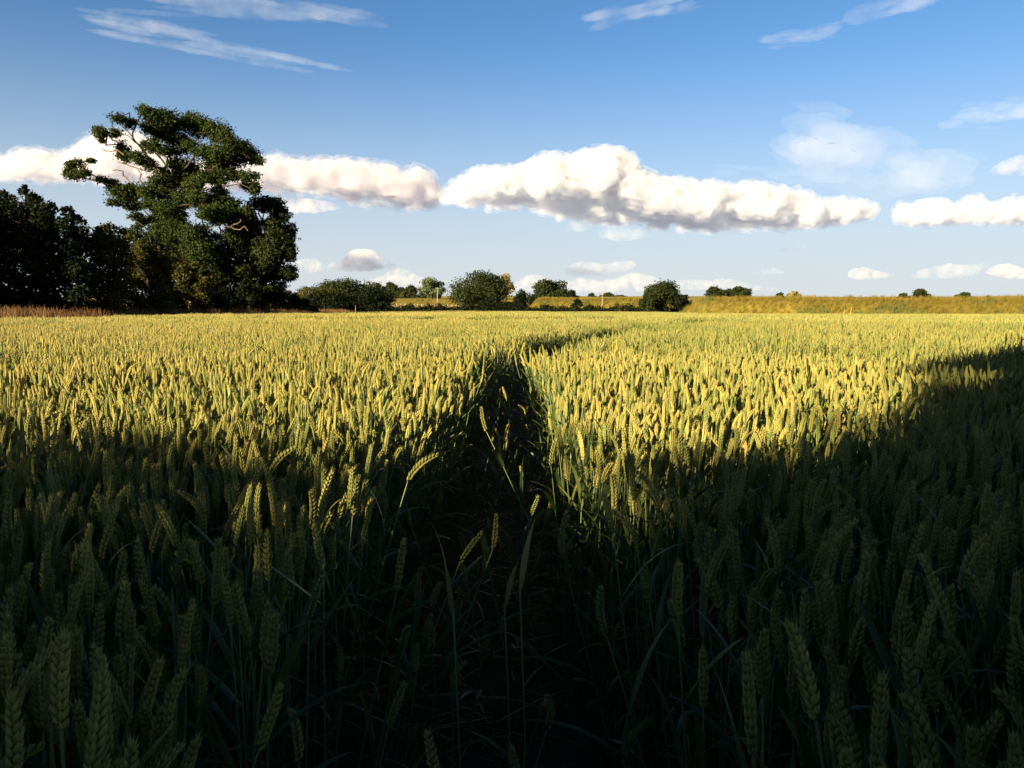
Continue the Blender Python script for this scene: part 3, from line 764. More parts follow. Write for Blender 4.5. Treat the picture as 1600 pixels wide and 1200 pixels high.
# ------------------------------------------------------------------ grasses (stuff)
GSRC = bpy.data.collections.new('grass_sources')
def tuft(name, seed, n, h, m, spread, seed_head=True):
    R = random.Random(seed); b = MB()
    for k in range(n):
        a = R.uniform(0, 6.28); r = R.uniform(0, spread)
        make_leaf(b, (math.cos(a) * r, math.sin(a) * r, 0), R.uniform(0, 6.28), R.uniform(1.0, 1.5), h * R.uniform(.55, 1.15), R.uniform(.012, .022) * h * 1.6, R.uniform(.1, 1.3), R.gauss(0, .6), R.uniform(.1, .9), 0, 4, False)
        if seed_head and R.random() < .5:
            x, y = math.cos(a) * r, math.sin(a) * r; ln = R.gauss(0, .15), R.gauss(0, .15); hh = h * R.uniform(1.0, 1.4)
            b.tube([(x, y, 0), (x + ln[0] * hh * .5, y + ln[1] * hh * .5, hh * .75), (x + ln[0] * hh, y + ln[1] * hh, hh)], [.006 * h, .012 * h, .003], 3, 0, .8)
    o = b.obj(name, [m], None, link=False); GSRC.objects.link(o)
NT = 5
for i in range(NT): tuft('a%d_gold_tuft' % i, 300 + i, 26, .55, M_DRY, .35)
for i in range(3): tuft('b%d_red_tuft' % i, 330 + i, 30, .75, M_RED, .3)
for i in range(3): tuft('c%d_green_tuft' % i, 350 + i, 30, .6, M_GREENGRASS, .4, False)
GNG = scatter_group('grass_scatter', GSRC)
# bank
P, I_ = [], []
xs = np.arange(-4, 85, .5); ys = np.arange(36, 186, .5); X, Y = np.meshgrid(xs, ys); X = X.ravel() + rng.uniform(-.25, .25, X.size); Y = Y.ravel() + rng.uniform(-.25, .25, Y.size)
b1, b2, yb, u = bank_parts(X, Y)
k = (((Y - yb > -.8) & (Y - yb < 11) & (u > .198)) | ((b2 > .1) & (Y < 186) & (rng.random(X.size) < .45))) & (np.abs(u) < .85)
X, Y, yb, u = X[k], Y[k], yb[k], u[k]
green = (vnoise(X * .14, Y * .2, 41) * .6 + vnoise(X * .5, Y * .5, 42) * .4 + .16 * (1 - sstep(.5, 4, Y - yb)) * (u > .2)) > .62
idx = np.where(green, NT + 3 + rng.integers(0, 3, len(X)), rng.integers(0, NT, len(X)))
n = len(X); s = rng.uniform(.45, .95, n) * (1 + .4 * green)
scatter_obj('bank_grass', np.stack([X, Y, ground_z(X, Y) - .03], -1), idx, np.stack([rng.normal(0, .1, n), rng.normal(0, .1, n), rng.uniform(0, 6.28, n)], -1), np.stack([s, s, s], -1), GNG, 'long golden grass with greener patches covering the bank')
# verge along the hedge
X = rng.uniform(-22.5, -18.6, 5200); Y = rng.uniform(27, 98, 5200)
k = field_edge(X, Y) < .1; X, Y = X[k], Y[k]; n = len(X)
idx = np.where(rng.random(n) < .45, NT + rng.integers(0, 3, n), np.where(rng.random(n) < .5, NT + 3 + rng.integers(0, 3, n), rng.integers(0, NT, n)))
s = rng.uniform(.8, 1.4, n)
scatter_obj('verge_grass', np.stack([X, Y, ground_z(X, Y) - .02], -1), idx, np.stack([rng.normal(0, .1, n), rng.normal(0, .1, n), rng.uniform(0, 6.28, n)], -1), np.stack([s, s, s], -1), GNG, 'rough reddish and green verge grass at the foot of the left hedge')
# pasture texture
X = rng.uniform(-95, 30, 9000); Y = rng.uniform(162, 330, 9000); k = (np.abs(X / Y) < .5); X, Y = X[k], Y[k]; n = len(X)
s = rng.uniform(.8, 1.5, n)
scatter_obj('pasture_grass', np.stack([X, Y, ground_z(X, Y) - .02], -1), rng.integers(0, NT, n), np.stack([np.zeros(n), np.zeros(n), rng.uniform(0, 6.28, n)], -1), np.stack([s, s, s * .8], -1), GNG, 'thin golden grass of the far pasture')

# trodden straw and fallen blades on the floor of the gap
b = MB(); R = random.Random(77)
for i in range(420):
    y = .35 + 9 * R.random() ** 1.4; x = float(path_x(np.array(y))) + R.gauss(0, .17); z = float(ground_z(x, y)) + R.uniform(.012, .05)
    make_leaf(b, (x, y, z), R.uniform(0, 6.28), R.uniform(-.05, .35), R.uniform(.08, .3), R.uniform(.003, .011), R.uniform(-.1, .5), R.gauss(0, .8), R.uniform(.55, 1.0), 0, 5, False)
tag(b.obj('fallen_straw', [M_LEAF]), 'fallen straw and withered blades littering the floor of the gap', kind='stuff')

# single clumps and stalks that stand out
def grass_clump(label, px, d, h, w, seed, m=M_RED, n=150):
    x = (px - 800) / F * d; R = random.Random(seed)
    b = MB()
    for k in range(n):
        a = R.uniform(0, 6.28); r = w * R.random() ** .7
        ax, ay = math.cos(a) * r, math.sin(a) * r * .7
        make_leaf(b, (ax, ay, 0), a + R.gauss(0, .5), 1.45 - .5 * r / w - R.random() * .3, h * R.uniform(.6, 1.05), .02, R.uniform(.1, .9), R.gauss(0, .6), R.uniform(.2, 1), 0, 5, False)
    o = b.obj('grass_clump', [m]); o.location = (x, d, float(ground_z(x, d)))
    return tag(o, label, 'grass clump', 'red grass clumps along the left verge')
grass_clump('bushy reddish grass clump glowing before the dark oak', 402, 47, 1.75, .8, 401, n=260)
grass_clump('rusty grass clump at the left picture edge before the hawthorn', 12, 34, 1.25, .8, 402)
grass_clump('rusty grass clump right of the one at the picture edge', 68, 35, 1.2, 1.0, 403)
def tall_stalk(label, px, pytop, d, seed, lean):
    """A stalk that overtops the crop."""
    top = at(px, pytop, d); R = random.Random(seed)
    foot = Vector((top.x - lean, top.y, float(ground_z(top.x, top.y))))
    r = empty('tall_grass_stalk', foot, label, 'grass stalk', 'stalks that overtop the crop')
    h = top.z - foot.z; L = .16
    ax = Vector((lean * 1.2, 0, h)).normalized()
    b = MB(); p1 = Vector((lean, 0, h)) - ax * L
    b.tube([Vector((0, 0, 0)), Vector((lean * .3, 0, h * .5)), p1], [.004, .0035, .0025], 5, 0, .6); b.obj('stem', [M_STEM], r, True)
    e = MB(); make_ear(e, seed, 0, L=L, base=np.array(p1), axis=np.array(ax), tint=.6); e.obj('ear', [M_EAR], r)
    f = MB(); make_leaf(f, tuple(Vector((lean * .5, 0, h * .72))), R.uniform(0, 6.28), 1.2, .25, .014, .8, .4, .5); f.obj('leaf', [M_LEAF], r)
tall_stalk('tall thin stalk standing above the wheat before the grass bank', 1319, 482, 12, 501, .03)
tall_stalk('tall bending stalk, right one of the two before the grass bank', 1330, 480, 12.4, 502, .09)
tall_stalk('pale stalk standing above the wheat before the far thicket', 540, 483, 16, 503, .02)
tall_stalk('taller leaning stalk, right of the pale one before the far thicket', 556, 477, 16.5, 504, .10)

# plants that stand out along the gap
def special(label, px, py, d, v, lean_x, lean_y=0.0, s=1.0):
    """Plant whose ear tip shows at the pixel (px, py) at distance d, leaning by lean_x over its height."""
    tip = at(px, py, d); st, ear, lv = HI[v]
    foot = Vector((tip.x - lean_x, tip.y - lean_y, float(ground_z(tip.x, tip.y))))
    v3 = tip - foot; hh = max(ear.vertices[i].co.z for i in range(len(ear.vertices)))
    r = empty('wheat_plant', foot, label, 'wheat plant', 'wheat plants standing nearest the camera')
    r.rotation_euler = Vector((0, 0, 1)).rotation_difference(v3.normalized()).to_euler(); k = v3.length / hh; r.scale = (1, 1, k)
    for nm, me in [('stem', st), ('ear', ear)] + [('leaf', m) for m in lv]:
        o = bpy.data.objects.new(nm, me); COL.objects.link(o); o.parent = r
special('sunlit ear tilting left over the dark gap from its right edge', 762, 628, 2.75, 3, -.32, -.1)
special('half lit ear leaning right out of the crop into the gap', 634, 688, 1.85, 5, .22, 0)
special('low pale ear bent right across the middle of the gap', 795, 806, 1.75, 7, .30, .1)
special('long ear tilting right, tallest in the shaded crop left of the gap', 368, 818, 1.15, 2, .16, 0)
special('short drooping ear low in the gap by its left edge', 655, 965, 1.35, 8, .18, 0)
special('low shaded ear standing in the bottom of the gap', 790, 1062, 1.25, 9, .02, 0)
# (withered blades hang on broken stalks that rise from the gap)
def withered(label, px, py, d, L, az, seed):
    p = at(px, py, d); z = float(ground_z(p.x, p.y))
    r = empty('withered_stalk', (p.x, p.y, z), label, 'stalk', 'withered stalks in the gap')
    b = MB(); b.tube([(0, 0, 0), (.01, 0, (p.z - z) * .6), (.0, 0, p.z - z)], .002, 5, 0, .9); b.obj('stem', [M_STEM], r, True)
    b = MB(); make_leaf(b, (0, 0, p.z - z - .01), az, 1.4, L, .013, .5, 1.2, .84); b.obj('leaf', [M_LEAF], r, True)
withered('brown curled leaf blade on a broken stalk, left side of the gap', 708, 950, 1.3, .16, 2.2, 1)
withered('brown pointed leaf blade on a broken stalk, right side of the gap', 812, 912, 1.4, .13, .6, 2)
withered('small brown broken stalk low in the gap', 788, 942, 1.42, .09, .2, 3)

# ------------------------------------------------------------------ hedgerow behind the camera (throws the foreground shade)
def to_world(a, b_): return (a * S_ + b_ * C_, a * C_ - b_ * S_)
def back_shrub(label, b0, b1, a0, h, seed, nleaf, lmat=M_HEDGE, cat='shrub', name='hedge_shrub', lsize=.13, over=()):
    R = random.Random(seed); cl = []
    n = max(8, int((b1 - b0) * h * 1.6))
    for i in range(n):
        bb = b0 + (b1 - b0) * (i + .5) / n; r = R.uniform(.45, .75)
        x, y = to_world(a0 + R.uniform(-.9, .3), bb)
        z = h - r * .9 - (0 if i % 3 == 0 else R.random() ** 1.3 * (h - 1.0))
        cl.append(((x, y, z), (r, r, r)))
    for i in range(int((b1 - b0) * 2)):
        x, y = to_world(a0 + R.uniform(-.7, .2), b0 + (b1 - b0) * R.random()); cl.append(((x, y, R.uniform(.2, h - .9)), (.8, .8, .7)))
    cl += [((*to_world(a0, bb), z), (r, r, r)) for bb, z, r in over]
    x, y = to_world(a0, (b0 + b1) / 2)
    tree(name, label, cat, (x, y, 0), cl, (x, y, h * .6), .12, nleaf, lsize, lmat, seed, 'hedgerow behind the viewpoint', shell=.3)
back_shrub('clipped hawthorn hedge behind the viewpoint, westernmost length', -16, -8, -12, 3.66, 601, 24000)
back_shrub('hawthorn hedge behind the viewpoint, next to the westernmost length', -8.4, -3, -12, 3.83, 602, 23000)
back_shrub('hawthorn hedge behind the viewpoint beside the taller field maple', -3.4, -.6, -12, 4.04, 603, 20000)
back_shrub('tall field maple in the hedge behind the viewpoint', -.95, 5.5, -12, 6.1, 604, 40000, M_OAK, 'tree', 'field_maple', over=((-1.12, 5.45, .36), (-.9, 5.75, .45), (-.66, 4.85, .3), (-.5, 5.0, .4), (-.35, 4.75, .5), (-.6, 3.6, .5), (-.45, 2.9, .6), (-.4, 4.4, .5)))
back_shrub('second field maple in the hedge behind the viewpoint', 5.2, 12, -12, 5.6, 605, 20000, M_OAK, 'tree', 'field_maple')

# ------------------------------------------------------------------ clouds
def cloud_mat(name, dens, surf, aniso=.1, col=(.7, .75, .86), erode=None, step=.12):
    """Vapour of the given extinction; ERODE = (noise feature size in m, low, high) thins it out raggedly."""
    m = bpy.data.materials.new(name); m.use_nodes = True; n = m.node_tree; n.nodes.clear()
    out = n.nodes.new('ShaderNodeOutputMaterial'); v = n.nodes.new('ShaderNodeVolumePrincipled'); v.inputs['Absorption Color'].default_value = (0, 0, 0, 1)
    v.inputs['Density'].default_value = dens; v.inputs['Color'].default_value = (*col, 1); v.inputs['Anisotropy'].default_value = aniso
    if erode:
        tc = n.nodes.new('ShaderNodeTexCoord'); nz = n.nodes.new('ShaderNodeTexNoise'); nz.inputs['Scale'].default_value = 1 / erode[0]; nz.inputs['Detail'].default_value = 6; nz.inputs['Roughness'].default_value = .68
        n.links.new(tc.outputs['Object'], nz.inputs['Vector'])
        mr = n.nodes.new('ShaderNodeMapRange'); mr.interpolation_type = 'SMOOTHSTEP'
        mr.inputs['From Min'].default_value = erode[1]; mr.inputs['From Max'].default_value = erode[2]; mr.inputs['To Min'].default_value = 0; mr.inputs['To Max'].default_value = dens
        n.links.new(nz.outputs['Fac'], mr.inputs[0]); n.links.new(mr.outputs[0], v.inputs['Density'])
        m.cycles.volume_step_rate = step
    n.links.new(v.outputs[0], out.inputs['Volume'])
    s = n.nodes.new('ShaderNodeMixShader'); s.inputs[0].default_value = surf
    a = n.nodes.new('ShaderNodeBsdfTransparent'); b = n.nodes.new('ShaderNodeBsdfDiffuse'); b.inputs[0].default_value = (.5, .52, .58, 1)
    n.links.new(a.outputs[0], s.inputs[1]); n.links.new(b.outputs[0], s.inputs[2]); n.links.new(s.outputs[0], out.inputs['Surface'])
    return m
CM_THICK = cloud_mat('cumulus_vapour', .018, .006, col=(.83, .835, .875), erode=(160, .36, .68))
CM_SOFT = cloud_mat('soft_cumulus_vapour', .0085, .004, col=(.805, .78, .815), erode=(200, .36, .72))
CM_THIN = cloud_mat('thin_cumulus_vapour', .0036, .003, col=(.80, .79, .82), erode=(220, .38, .74))
FRINGE = {CM_THICK.name: cloud_mat('cumulus_fringe_vapour', .0065, .0, col=(.83, .835, .875), erode=(130, .44, .72)),
          CM_SOFT.name: cloud_mat('soft_cumulus_fringe_vapour', .0034, .0, col=(.805, .78, .815), erode=(160, .44, .74)),
          CM_THIN.name: cloud_mat('thin_cumulus_fringe_vapour', .0015, .0, col=(.80, .79, .82), erode=(170, .44, .76))}
CM_CIRRUS = cloud_mat('cirrus_vapour', .00040, .0015, col=(.9, .9, .93), erode=(1100, .27, .76), step=.08)
CG = 'cumulus clouds over the field'
def reskin(me, v):
    """The mesh rebuilt as clean closed skin without self-crossings."""
    t = bpy.data.objects.new('skin', me); COL.objects.link(t)
    md = t.modifiers.new('skin', 'REMESH'); md.mode = 'VOXEL'; md.voxel_size = v
    out = bpy.data.meshes.new_from_object(t.evaluated_get(bpy.context.evaluated_depsgraph_get()))
    if not out.materials: out.materials.append(me.materials[0])
    out.polygons.foreach_set('use_smooth', np.ones(len(out.polygons), bool))
    bpy.data.objects.remove(t); return out
_t = bmesh.new(); bmesh.ops.create_icosphere(_t, subdivisions=2, radius=1)
ICO_V = np.array([v.co[:] for v in _t.verts]); ICO_T = np.array([[v.index for v in f.verts] for f in _t.faces]); _t.free()
def cloud(label, top, bot, D, m, seed, frac=.55, dens=1.0, vox=1.5, bil=(3, 12), disp=None, cap=24, name='cumulus_cloud'):
    """Billows packed between a top and a bottom line (photograph pixels). Below the fraction FRAC of its height the body is
    the flat base, which runs away from the viewer at constant altitude."""
    R = random.Random(seed); k = D / F; bm = MB()
    tx, ty = zip(*top); bx, by = zip(*bot); x0, x1 = tx[0], tx[-1]
    def yt(x): return float(np.interp(x, tx, ty))
    def yb(x): return float(np.interp(x, bx, by))
    H = max(yb(x) - yt(x) for x in np.linspace(x0, x1, 40)); W = x1 - x0
    if H <= 40: frac = 1.0                   # too small and far for a base of its own
    n = int(W * dens * .9) + 14
    def ball(px, py, r, off):
        nf = yt(px) + frac * (yb(px) - yt(px)); d = D
        if py > nf: d = D * (484 - nf) / max(484 - py, 12)
        d = min(d, D * 1.5) + off * k
        c = at(px, py, d); q = r * d / F
        bm.add(ICO_V * (q, q, q * (.9 if py <= nf else .6)) + np.array(c), None, ICO_T)
    for i in range(n):                       # the body
        x = R.uniform(x0, x1); a, b = yt(x), yb(x); h = b - a
        if h < 1: continue
        y = a + h * R.random(); e = min(x - x0, x1 - x) + 2
        r = min(y - a, b - y, e) * R.uniform(.8, 1.05) + H * .03; r = min(r, cap)
        if r < .8: continue
        ball(x, y, r, R.uniform(-.5, .8) * h * .7)
    nsp = max(6, int(W / 2))
    for i in range(nsp + 1):                 # a spine that keeps it one body
        x = x0 + W * (.02 + .96 * i / nsp); h = yb(x) - yt(x)
        ball(x, (yt(x) + yb(x)) / 2, max(h * .36, 3.0), 0)
    for i in range(int(n * .55)):             # billows along the crest and over the face
        x = R.uniform(x0, x1); a, b = yt(x), yb(x); h = b - a; r = min(R.uniform(*bil), h * .4, min(x - x0, x1 - x) + 2)
        if r < .7: continue
        ball(x, a + r * .9 + (R.random() ** 2) * h * .5, r, -R.uniform(0, .45) * h * .6)
    o = bpy.data.objects.new(name, bm.mesh(name, [], use_tint=False)); COL.objects.link(o)
    md = o.modifiers.new('union', 'REMESH'); md.mode = 'VOXEL'; md.voxel_size = vox * k
    for s, st in disp or ((30, 11), (13, 7), (6, 3)):
        t = bpy.data.textures.new('billow', 'CLOUDS'); t.noise_scale = s * k; t.noise_depth = 2
        dm = o.modifiers.new('billow', 'DISPLACE'); dm.texture = t; dm.strength = st * k; dm.mid_level = .4; dm.texture_coords = 'GLOBAL'
    nm = bpy.data.meshes.new_from_object(o.evaluated_get(bpy.context.evaluated_depsgraph_get())); o.modifiers.clear(); o.data = nm
    nm.materials.clear(); nm.materials.append(m)
    nm.polygons.foreach_set('use_smooth', np.ones(len(nm.polygons), bool))
    if H > 40:
        N_ = len(nm.vertices); cv = np.empty(N_ * 3, np.float32); nv = np.empty(N_ * 3, np.float32)
        nm.vertices.foreach_get('co', cv); nm.vertex_normals.foreach_get('vector', nv)
        fm = nm.copy(); fm.name = 'fringe'; fm.materials.clear(); fm.materials.append(FRINGE[m.name])
        e = min(4.0, H * .07) * k
        fm.vertices.foreach_set('co', cv + nv * e * .8); fm.update()
        nm.vertices.foreach_set('co', cv - nv * e * .8); nm.update()
        fm = reskin(fm, vox * k); o.data = reskin(nm, vox * k)
        fo = bpy.data.objects.new('fringe', fm); COL.objects.link(fo); fo.parent = o
    return tag(o, label, 'cloud', CG)
SM = ((9, 2.6), (4, 1.3))
cloud('largest long white cumulus with a billowing crest and grey flat base',
      [(692,310),(700,294),(711,286),(748,265),(771,266),(799,260),(817,261),(854,243),(875,241),(891,246),(905,238),(938,232),(965,232),(985,240),(992,258),(1007,265),(1030,276),(1067,280),(1090,287),(1122,287),(1150,290),(1169,285),(1192,287),(1208,290),(1216,306),(1238,299),(1261,301),(1272,315),(1307,313),(1344,317),(1360,318),(1370,324)],
      [(692,316),(752,324),(799,327),(845,334),(891,345),(937,352),(984,354),(1030,359),(1099,363),(1146,361),(1192,359),(1261,356),(1307,351),(1354,341),(1370,328)], 9000, CM_THICK, 1, .46)
cloud('long soft pinkish cumulus emerging from behind the old oak',
      [(300,262),(330,250),(370,246),(410,243),(450,245),(480,247),(520,249),(560,250),(600,256),(630,262),(650,258),(668,275),(683,292),(688,312)],
      [(300,300),(380,300),(430,305),(470,306),(520,312),(560,322),(600,327),(640,330),(670,328),(688,318)], 11000, CM_SOFT, 2, .45)
cloud('small low strip of cloud under the long pinkish cumulus', [(425,318),(445,308),(480,310),(510,314),(545,320)], [(425,322),(460,332),(500,332),(545,324)], 11500, CM_SOFT, 21, .6, disp=SM)
cloud('pale pink cumulus bank on the left, seen through the oak crown',
      [(-40,250),(0,246),(15,246),(30,235),(60,233),(82,242),(100,240),(128,228),(140,212),(160,206),(200,206),(235,214),(265,240),(300,256),(330,262)],
      [(-40,278),(20,284),(60,286),(120,284),(200,290),(260,296),(330,296)], 11500, CM_SOFT, 3, .6)
cloud('bright double-humped cumulus over the bank, cut by the right picture edge',
      [(1398,340),(1402,326),(1415,317),(1440,315),(1470,311),(1480,316),(1500,318),(1512,308),(1525,306),(1538,318),(1548,322),(1560,315),(1580,309),(1620,310),(1660,318)],
      [(1398,346),(1420,354),(1470,351),(1520,347),(1560,350),(1600,350),(1660,348)], 10000, CM_THICK, 4, .7)
cloud('small bright domed cumulus above the far thicket', [(512,416),(522,408),(538,406),(546,396),(556,389),(572,388),(584,396),(596,404),(610,410),(617,414)], [(512,420),(540,424),(570,425),(600,421),(617,416)], 16000, CM_SOFT, 5, .9, vox=.9, bil=(2, 6), disp=SM)
cloud('low white puff on the horizon right of the small domed cumulus', [(560,442),(590,434),(606,424),(622,419),(640,423),(652,432),(680,436),(715,440),(740,446)], [(560,450),(650,452),(740,452)], 18000, CM_THIN, 6, .7, vox=.9, bil=(2, 6), disp=SM)
cloud('grey and white two-part cumulus above the pair-lobed tree', [(884,424),(892,413),(910,408),(930,410),(945,412),(962,408),(978,404),(988,408),(991,414)], [(884,430),(905,434),(940,432),(965,428),(985,422),(991,416)], 15000, CM_THIN, 7, .75, vox=.9, bil=(2, 6), disp=SM)
cloud('low hazy cumulus heap on the horizon left of the lone leafy tree', [(805,446),(815,434),(835,428),(855,434),(880,440),(905,434),(940,438),(965,434),(985,426),(1010,428),(1030,436),(1060,446)], [(805,454),(900,458),(1000,456),(1060,450)], 19000, CM_THIN, 8, .7, vox=.9, bil=(2, 6), disp=SM)
cloud('low flat cumulus row on the horizon behind the pair of bank trees', [(1048,446),(1062,438),(1085,436),(1110,438),(1130,434),(1150,438),(1175,444),(1215,450)], [(1048,452),(1120,456),(1215,454)], 19000, CM_THIN, 9, .7, vox=.9, bil=(2, 6), disp=SM)
cloud('small white puff with a grey tail over the bank', [(1326,430),(1334,420),(1348,416),(1360,420),(1375,424),(1395,428)], [(1326,434),(1345,438),(1370,435),(1395,431)], 16000, CM_SOFT, 10, .6, vox=.8, bil=(2, 5), disp=SM)
cloud('flat blue-grey cloud low on the right over the bank', [(1424,430),(1440,421),(1460,416),(1485,411),(1510,414),(1530,412),(1546,411)], [(1424,434),(1470,436),(1515,433),(1546,416)], 15000, CM_THIN, 11, .15, vox=.9, bil=(2, 5), disp=SM)
cloud('pale low cumulus cut by the right picture edge over the bank', [(1540,424),(1552,414),(1575,412),(1600,418),(1640,420)], [(1540,428),(1580,436),(1610,437),(1640,434)], 15500, CM_SOFT, 12, .5, vox=.9, bil=(2, 5), disp=SM)
cloud('small pink puff high on the right picture edge', [(1548,266),(1565,252),(1580,246),(1600,240),(1640,242)], [(1548,272),(1590,275),(1640,274)], 11000, CM_THIN, 13, .7, vox=1, bil=(2, 6), disp=SM)
cloud('ragged pale shred hanging below the largest cumulus', [(934,366),(945,356),(970,352),(1000,356),(1022,366)], [(934,371),(970,378),(1000,374),(1022,369)], 9500, CM_THIN, 14, .6, vox=.9, bil=(2, 5), disp=SM)
cloud('tiny round puff under the left part of the largest cumulus', [(884,354),(894,346),(910,348),(918,356)], [(884,360),(900,364),(918,360)], 9500, CM_THIN, 15, .6, vox=.8, bil=(2, 4), disp=SM)
cloud('small grey wisp with a bump over the lone leafy tree', [(1206,390),(1225,388),(1240,382),(1252,379),(1266,386)], [(1206,393),(1240,394),(1266,391)], 12000, CM_THIN, 16, .2, vox=.7, bil=(1.5, 3), disp=((6, 2), (2.5, 1)))
cloud('thin grey wisp just above the pair of bank trees', [(1158,426),(1180,422),(1200,420),(1212,418),(1224,424)], [(1158,429),(1195,430),(1224,427)], 14000, CM_THIN, 17, .2, vox=.7, bil=(1.5, 3), disp=((6, 2), (2.5, 1)))
cloud('faint grey cloud at the right flank of the dense oak', [(455,412),(475,404),(492,402),(504,410),(510,416)], [(455,424),(485,428),(510,420)], 16000, CM_THIN, 18, .3, vox=.9, bil=(2, 5), disp=SM)
# cirrus: long bundles of thin fibres far above
def cirrus(label, spine, D, wid, seed, nf=30, dens=None, spread=1.0):
    """spine: pixel polyline; the streak is many long tapering fibres along it."""
    R = random.Random(seed); k = D / F; bm = bmesh.new()
    P = [at(x, y, D) for x, y in spine]
    seg = [(b - a).length for a, b in zip(P[:-1], P[1:])]; tot = sum(seg)
    def pt(t):
        s = t * tot
        for a, b, l in zip(P[:-1], P[1:], seg):
            if s <= l: return a.lerp(b, s / l)
            s -= l
        return P[-1].copy()
    for i in range(nf):
        t0 = R.uniform(-.02, .75); ln = R.uniform(.18, .5); t1 = min(1.02, t0 + ln)
        a, c = pt(max(0, t0)), pt(min(1, t1)); ax = c - a; L = ax.length
        if L < 1: continue
        w = wid * k * R.uniform(.10, .42); off = Vector((R.gauss(0, .2), R.gauss(0, 1.2), R.gauss(0, .42))) * wid * k * spread * (1 - .6 * max(t0, .0))
        q = Vector((1, 0, 0)).rotation_difference(ax.normalized()).to_matrix().to_4x4()
        mt = Matrix.Translation((a + c) / 2 + off) @ q @ Matrix.Rotation(R.gauss(0, .03), 4, 'Y') @ Matrix.Diagonal((L * .55, w * 2.2, w, 1))
        bmesh.ops.create_icosphere(bm, subdivisions=3, radius=1, matrix=mt)
    me = bpy.data.meshes.new('cirrus_cloud'); bm.to_mesh(me); bm.free()
    o = bpy.data.objects.new('cirrus_cloud', me); COL.objects.link(o)
    md = o.modifiers.new('union', 'REMESH'); md.mode = 'VOXEL'; md.voxel_size = max(.5, wid * .04) * k
    for s, st in ((wid * 1.5, wid * .30), (wid * .5, wid * .16)):
        t = bpy.data.textures.new('fibre', 'CLOUDS'); t.noise_scale = s * k; t.noise_depth = 2
        dm = o.modifiers.new('fibre', 'DISPLACE'); dm.texture = t; dm.strength = st * k; dm.mid_level = .55; dm.texture_coords = 'GLOBAL'
    nm = bpy.data.meshes.new_from_object(o.evaluated_get(bpy.context.evaluated_depsgraph_get())); o.modifiers.clear(); o.data = nm
    nm.materials.clear(); nm.materials.append(CM_CIRRUS if dens is None else cloud_mat('cirrus_vapour', dens * 2, .001, col=(.9, .9, .93), erode=(1200, .27, .76), step=.08))
    nm.polygons.foreach_set('use_smooth', np.ones(len(nm.polygons), bool))
    tag(o, label, 'cloud', 'thin high cirrus streaks')
cirrus('long thin cirrus streak slanting down right above the oak, brightest at its tip', [(130, 32), (250, 55), (360, 72), (450, 92), (545, 112)], 24000, 16, 1)
cirrus('faint broad cirrus streak along the top edge above the oak', [(150, -10), (350, 4), (470, 14), (560, 32), (605, 40)], 24000, 20, 2, dens=.00016)
cirrus('short cirrus feather at the top edge, above the largest cumulus', [(1085, -4), (1020, 12), (960, 24), (912, 36)], 24000, 17, 3)
cirrus('small cirrus dash directly left of the long rising streak', [(1180, 68), (1235, 60), (1275, 55), (1312, 48)], 24000, 13, 4)
cirrus('long cirrus streak rising to the top edge on the right', [(1300, 36), (1360, 20), (1420, 8), (1490, -6)], 24000, 16, 5)
cirrus('bright wedge of cirrus at the right picture edge', [(1492, 174), (1540, 174), (1600, 172), (1660, 172)], 22000, 22, 6)
cirrus('wide milky veil of cirrus right of the largest cumulus', [(1205, 222), (1290, 232), (1370, 258), (1440, 270), (1505, 262)], 20000, 52, 7, 44, .00013)
cirrus('faint flat cirrus band between the largest cumulus and the milky veil', [(1100, 260), (1160, 264), (1220, 270), (1270, 276)], 20000, 14, 8, 12, .00008)

# ------------------------------------------------------------------ light, sky, camera
w = bpy.data.worlds.new('World'); sc.world = w; w.use_nodes = True
nt = w.node_tree; sky = nt.nodes.new('ShaderNodeTexSky'); sky.sky_type = 'NISHITA'; sky.sun_disc = False
sky.sun_elevation = SUN_EL; sky.sun_rotation = math.pi + SUN_AZ
sky.air_density = 1.0; sky.dust_density = .3; sky.ozone_density = 6.0
bg = nt.nodes['Background']; bg.inputs[1].default_value = .05
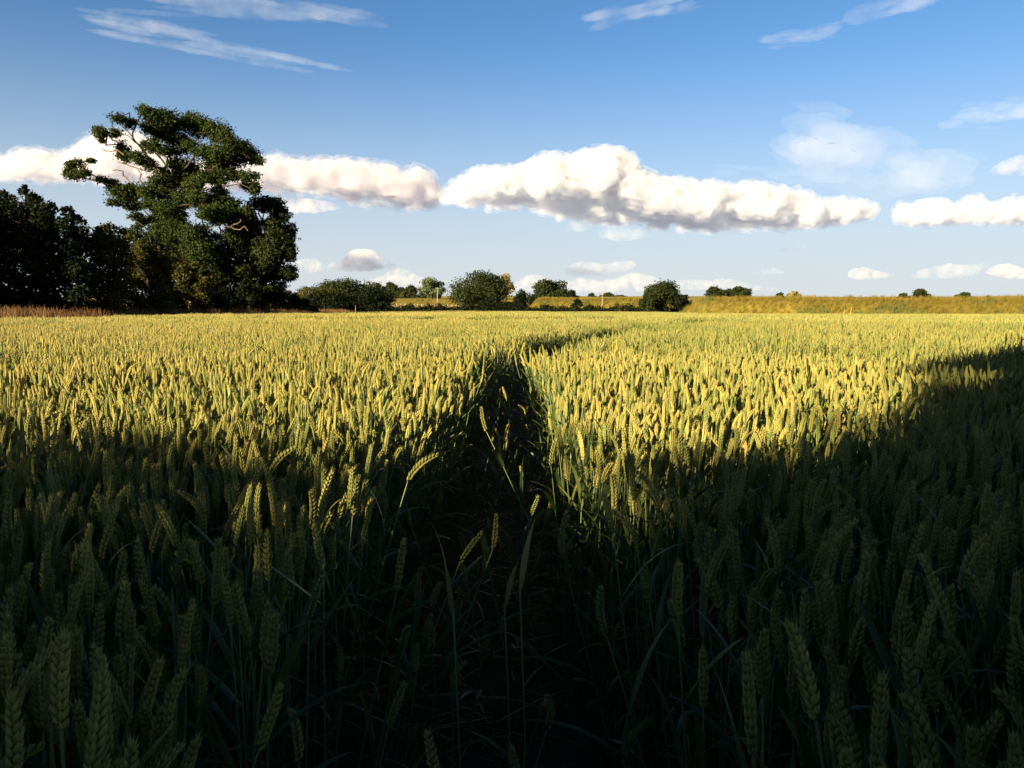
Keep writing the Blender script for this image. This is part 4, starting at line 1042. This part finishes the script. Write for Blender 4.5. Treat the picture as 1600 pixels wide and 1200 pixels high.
# pale haze low in the sky
g = nt.nodes.new('ShaderNodeNewGeometry'); sx = nt.nodes.new('ShaderNodeSeparateXYZ')
tc = nt.nodes.new('ShaderNodeTexCoord'); nt.links.new(tc.outputs['Generated'], sx.inputs[0])
mr = nt.nodes.new('ShaderNodeMapRange'); mr.interpolation_type = 'SMOOTHSTEP'
mr.inputs['From Min'].default_value = 0; mr.inputs['From Max'].default_value = .33; mr.inputs['To Min'].default_value = .9; mr.inputs['To Max'].default_value = 0
nt.links.new(sx.outputs[2], mr.inputs[0])
mx = nt.nodes.new('ShaderNodeMix'); mx.data_type = 'RGBA'
nt.links.new(mr.outputs[0], mx.inputs['Factor']); nt.links.new(sky.outputs[0], mx.inputs['A']); mx.inputs['B'].default_value = (3.3, 3.55, 4.05, 1)
# sky toned down with height, dimmed overhead to cut fill on shaded wheat
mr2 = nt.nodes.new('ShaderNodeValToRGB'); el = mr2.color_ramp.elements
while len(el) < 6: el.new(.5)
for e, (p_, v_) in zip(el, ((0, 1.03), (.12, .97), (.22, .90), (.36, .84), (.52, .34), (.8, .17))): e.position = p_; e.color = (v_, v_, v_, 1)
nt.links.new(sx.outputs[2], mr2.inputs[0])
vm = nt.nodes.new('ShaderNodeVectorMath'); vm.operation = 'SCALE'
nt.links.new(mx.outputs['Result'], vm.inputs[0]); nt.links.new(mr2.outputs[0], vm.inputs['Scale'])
tn = nt.nodes.new('ShaderNodeVectorMath'); tn.operation = 'MULTIPLY'; tn.inputs[1].default_value = (1.03, 1.0, .925)
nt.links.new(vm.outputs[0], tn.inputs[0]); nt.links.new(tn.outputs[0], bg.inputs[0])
nt.nodes.remove(g)

L = bpy.data.lights.new('sun', 'SUN'); L.energy = 5; L.angle = math.radians(.5); L.color = (1, .83, .53)
lo = bpy.data.objects.new('sun', L); COL.objects.link(lo)
lo.rotation_euler = Vector((S_ * math.cos(SUN_EL), C_ * math.cos(SUN_EL), -math.sin(SUN_EL))).to_track_quat('-Z', 'Y').to_euler()

cam = bpy.data.cameras.new('camera'); co = bpy.data.objects.new('camera', cam); COL.objects.link(co)
cam.sensor_width = 36; cam.lens = 36 * F / 1600; cam.clip_end = 80000; cam.clip_start = .05
co.location = (0, 0, CAMZ); co.rotation_euler = (math.pi / 2 - PITCH, 0, 0); sc.camera = co

cy = sc.cycles
cy.max_bounces = 12; cy.diffuse_bounces = 3; cy.glossy_bounces = 2; cy.transmission_bounces = 4; cy.volume_bounces = 8; cy.transparent_max_bounces = 24
cy.use_denoising = True; cy.denoiser = 'OPENIMAGEDENOISE'
cy.sample_clamp_indirect = 6
sc.render.engine = 'CYCLES'
sc.view_settings.view_transform = 'Standard'; sc.view_settings.look = 'None'
sc.view_settings.exposure = 2.0; sc.view_settings.gamma = 1
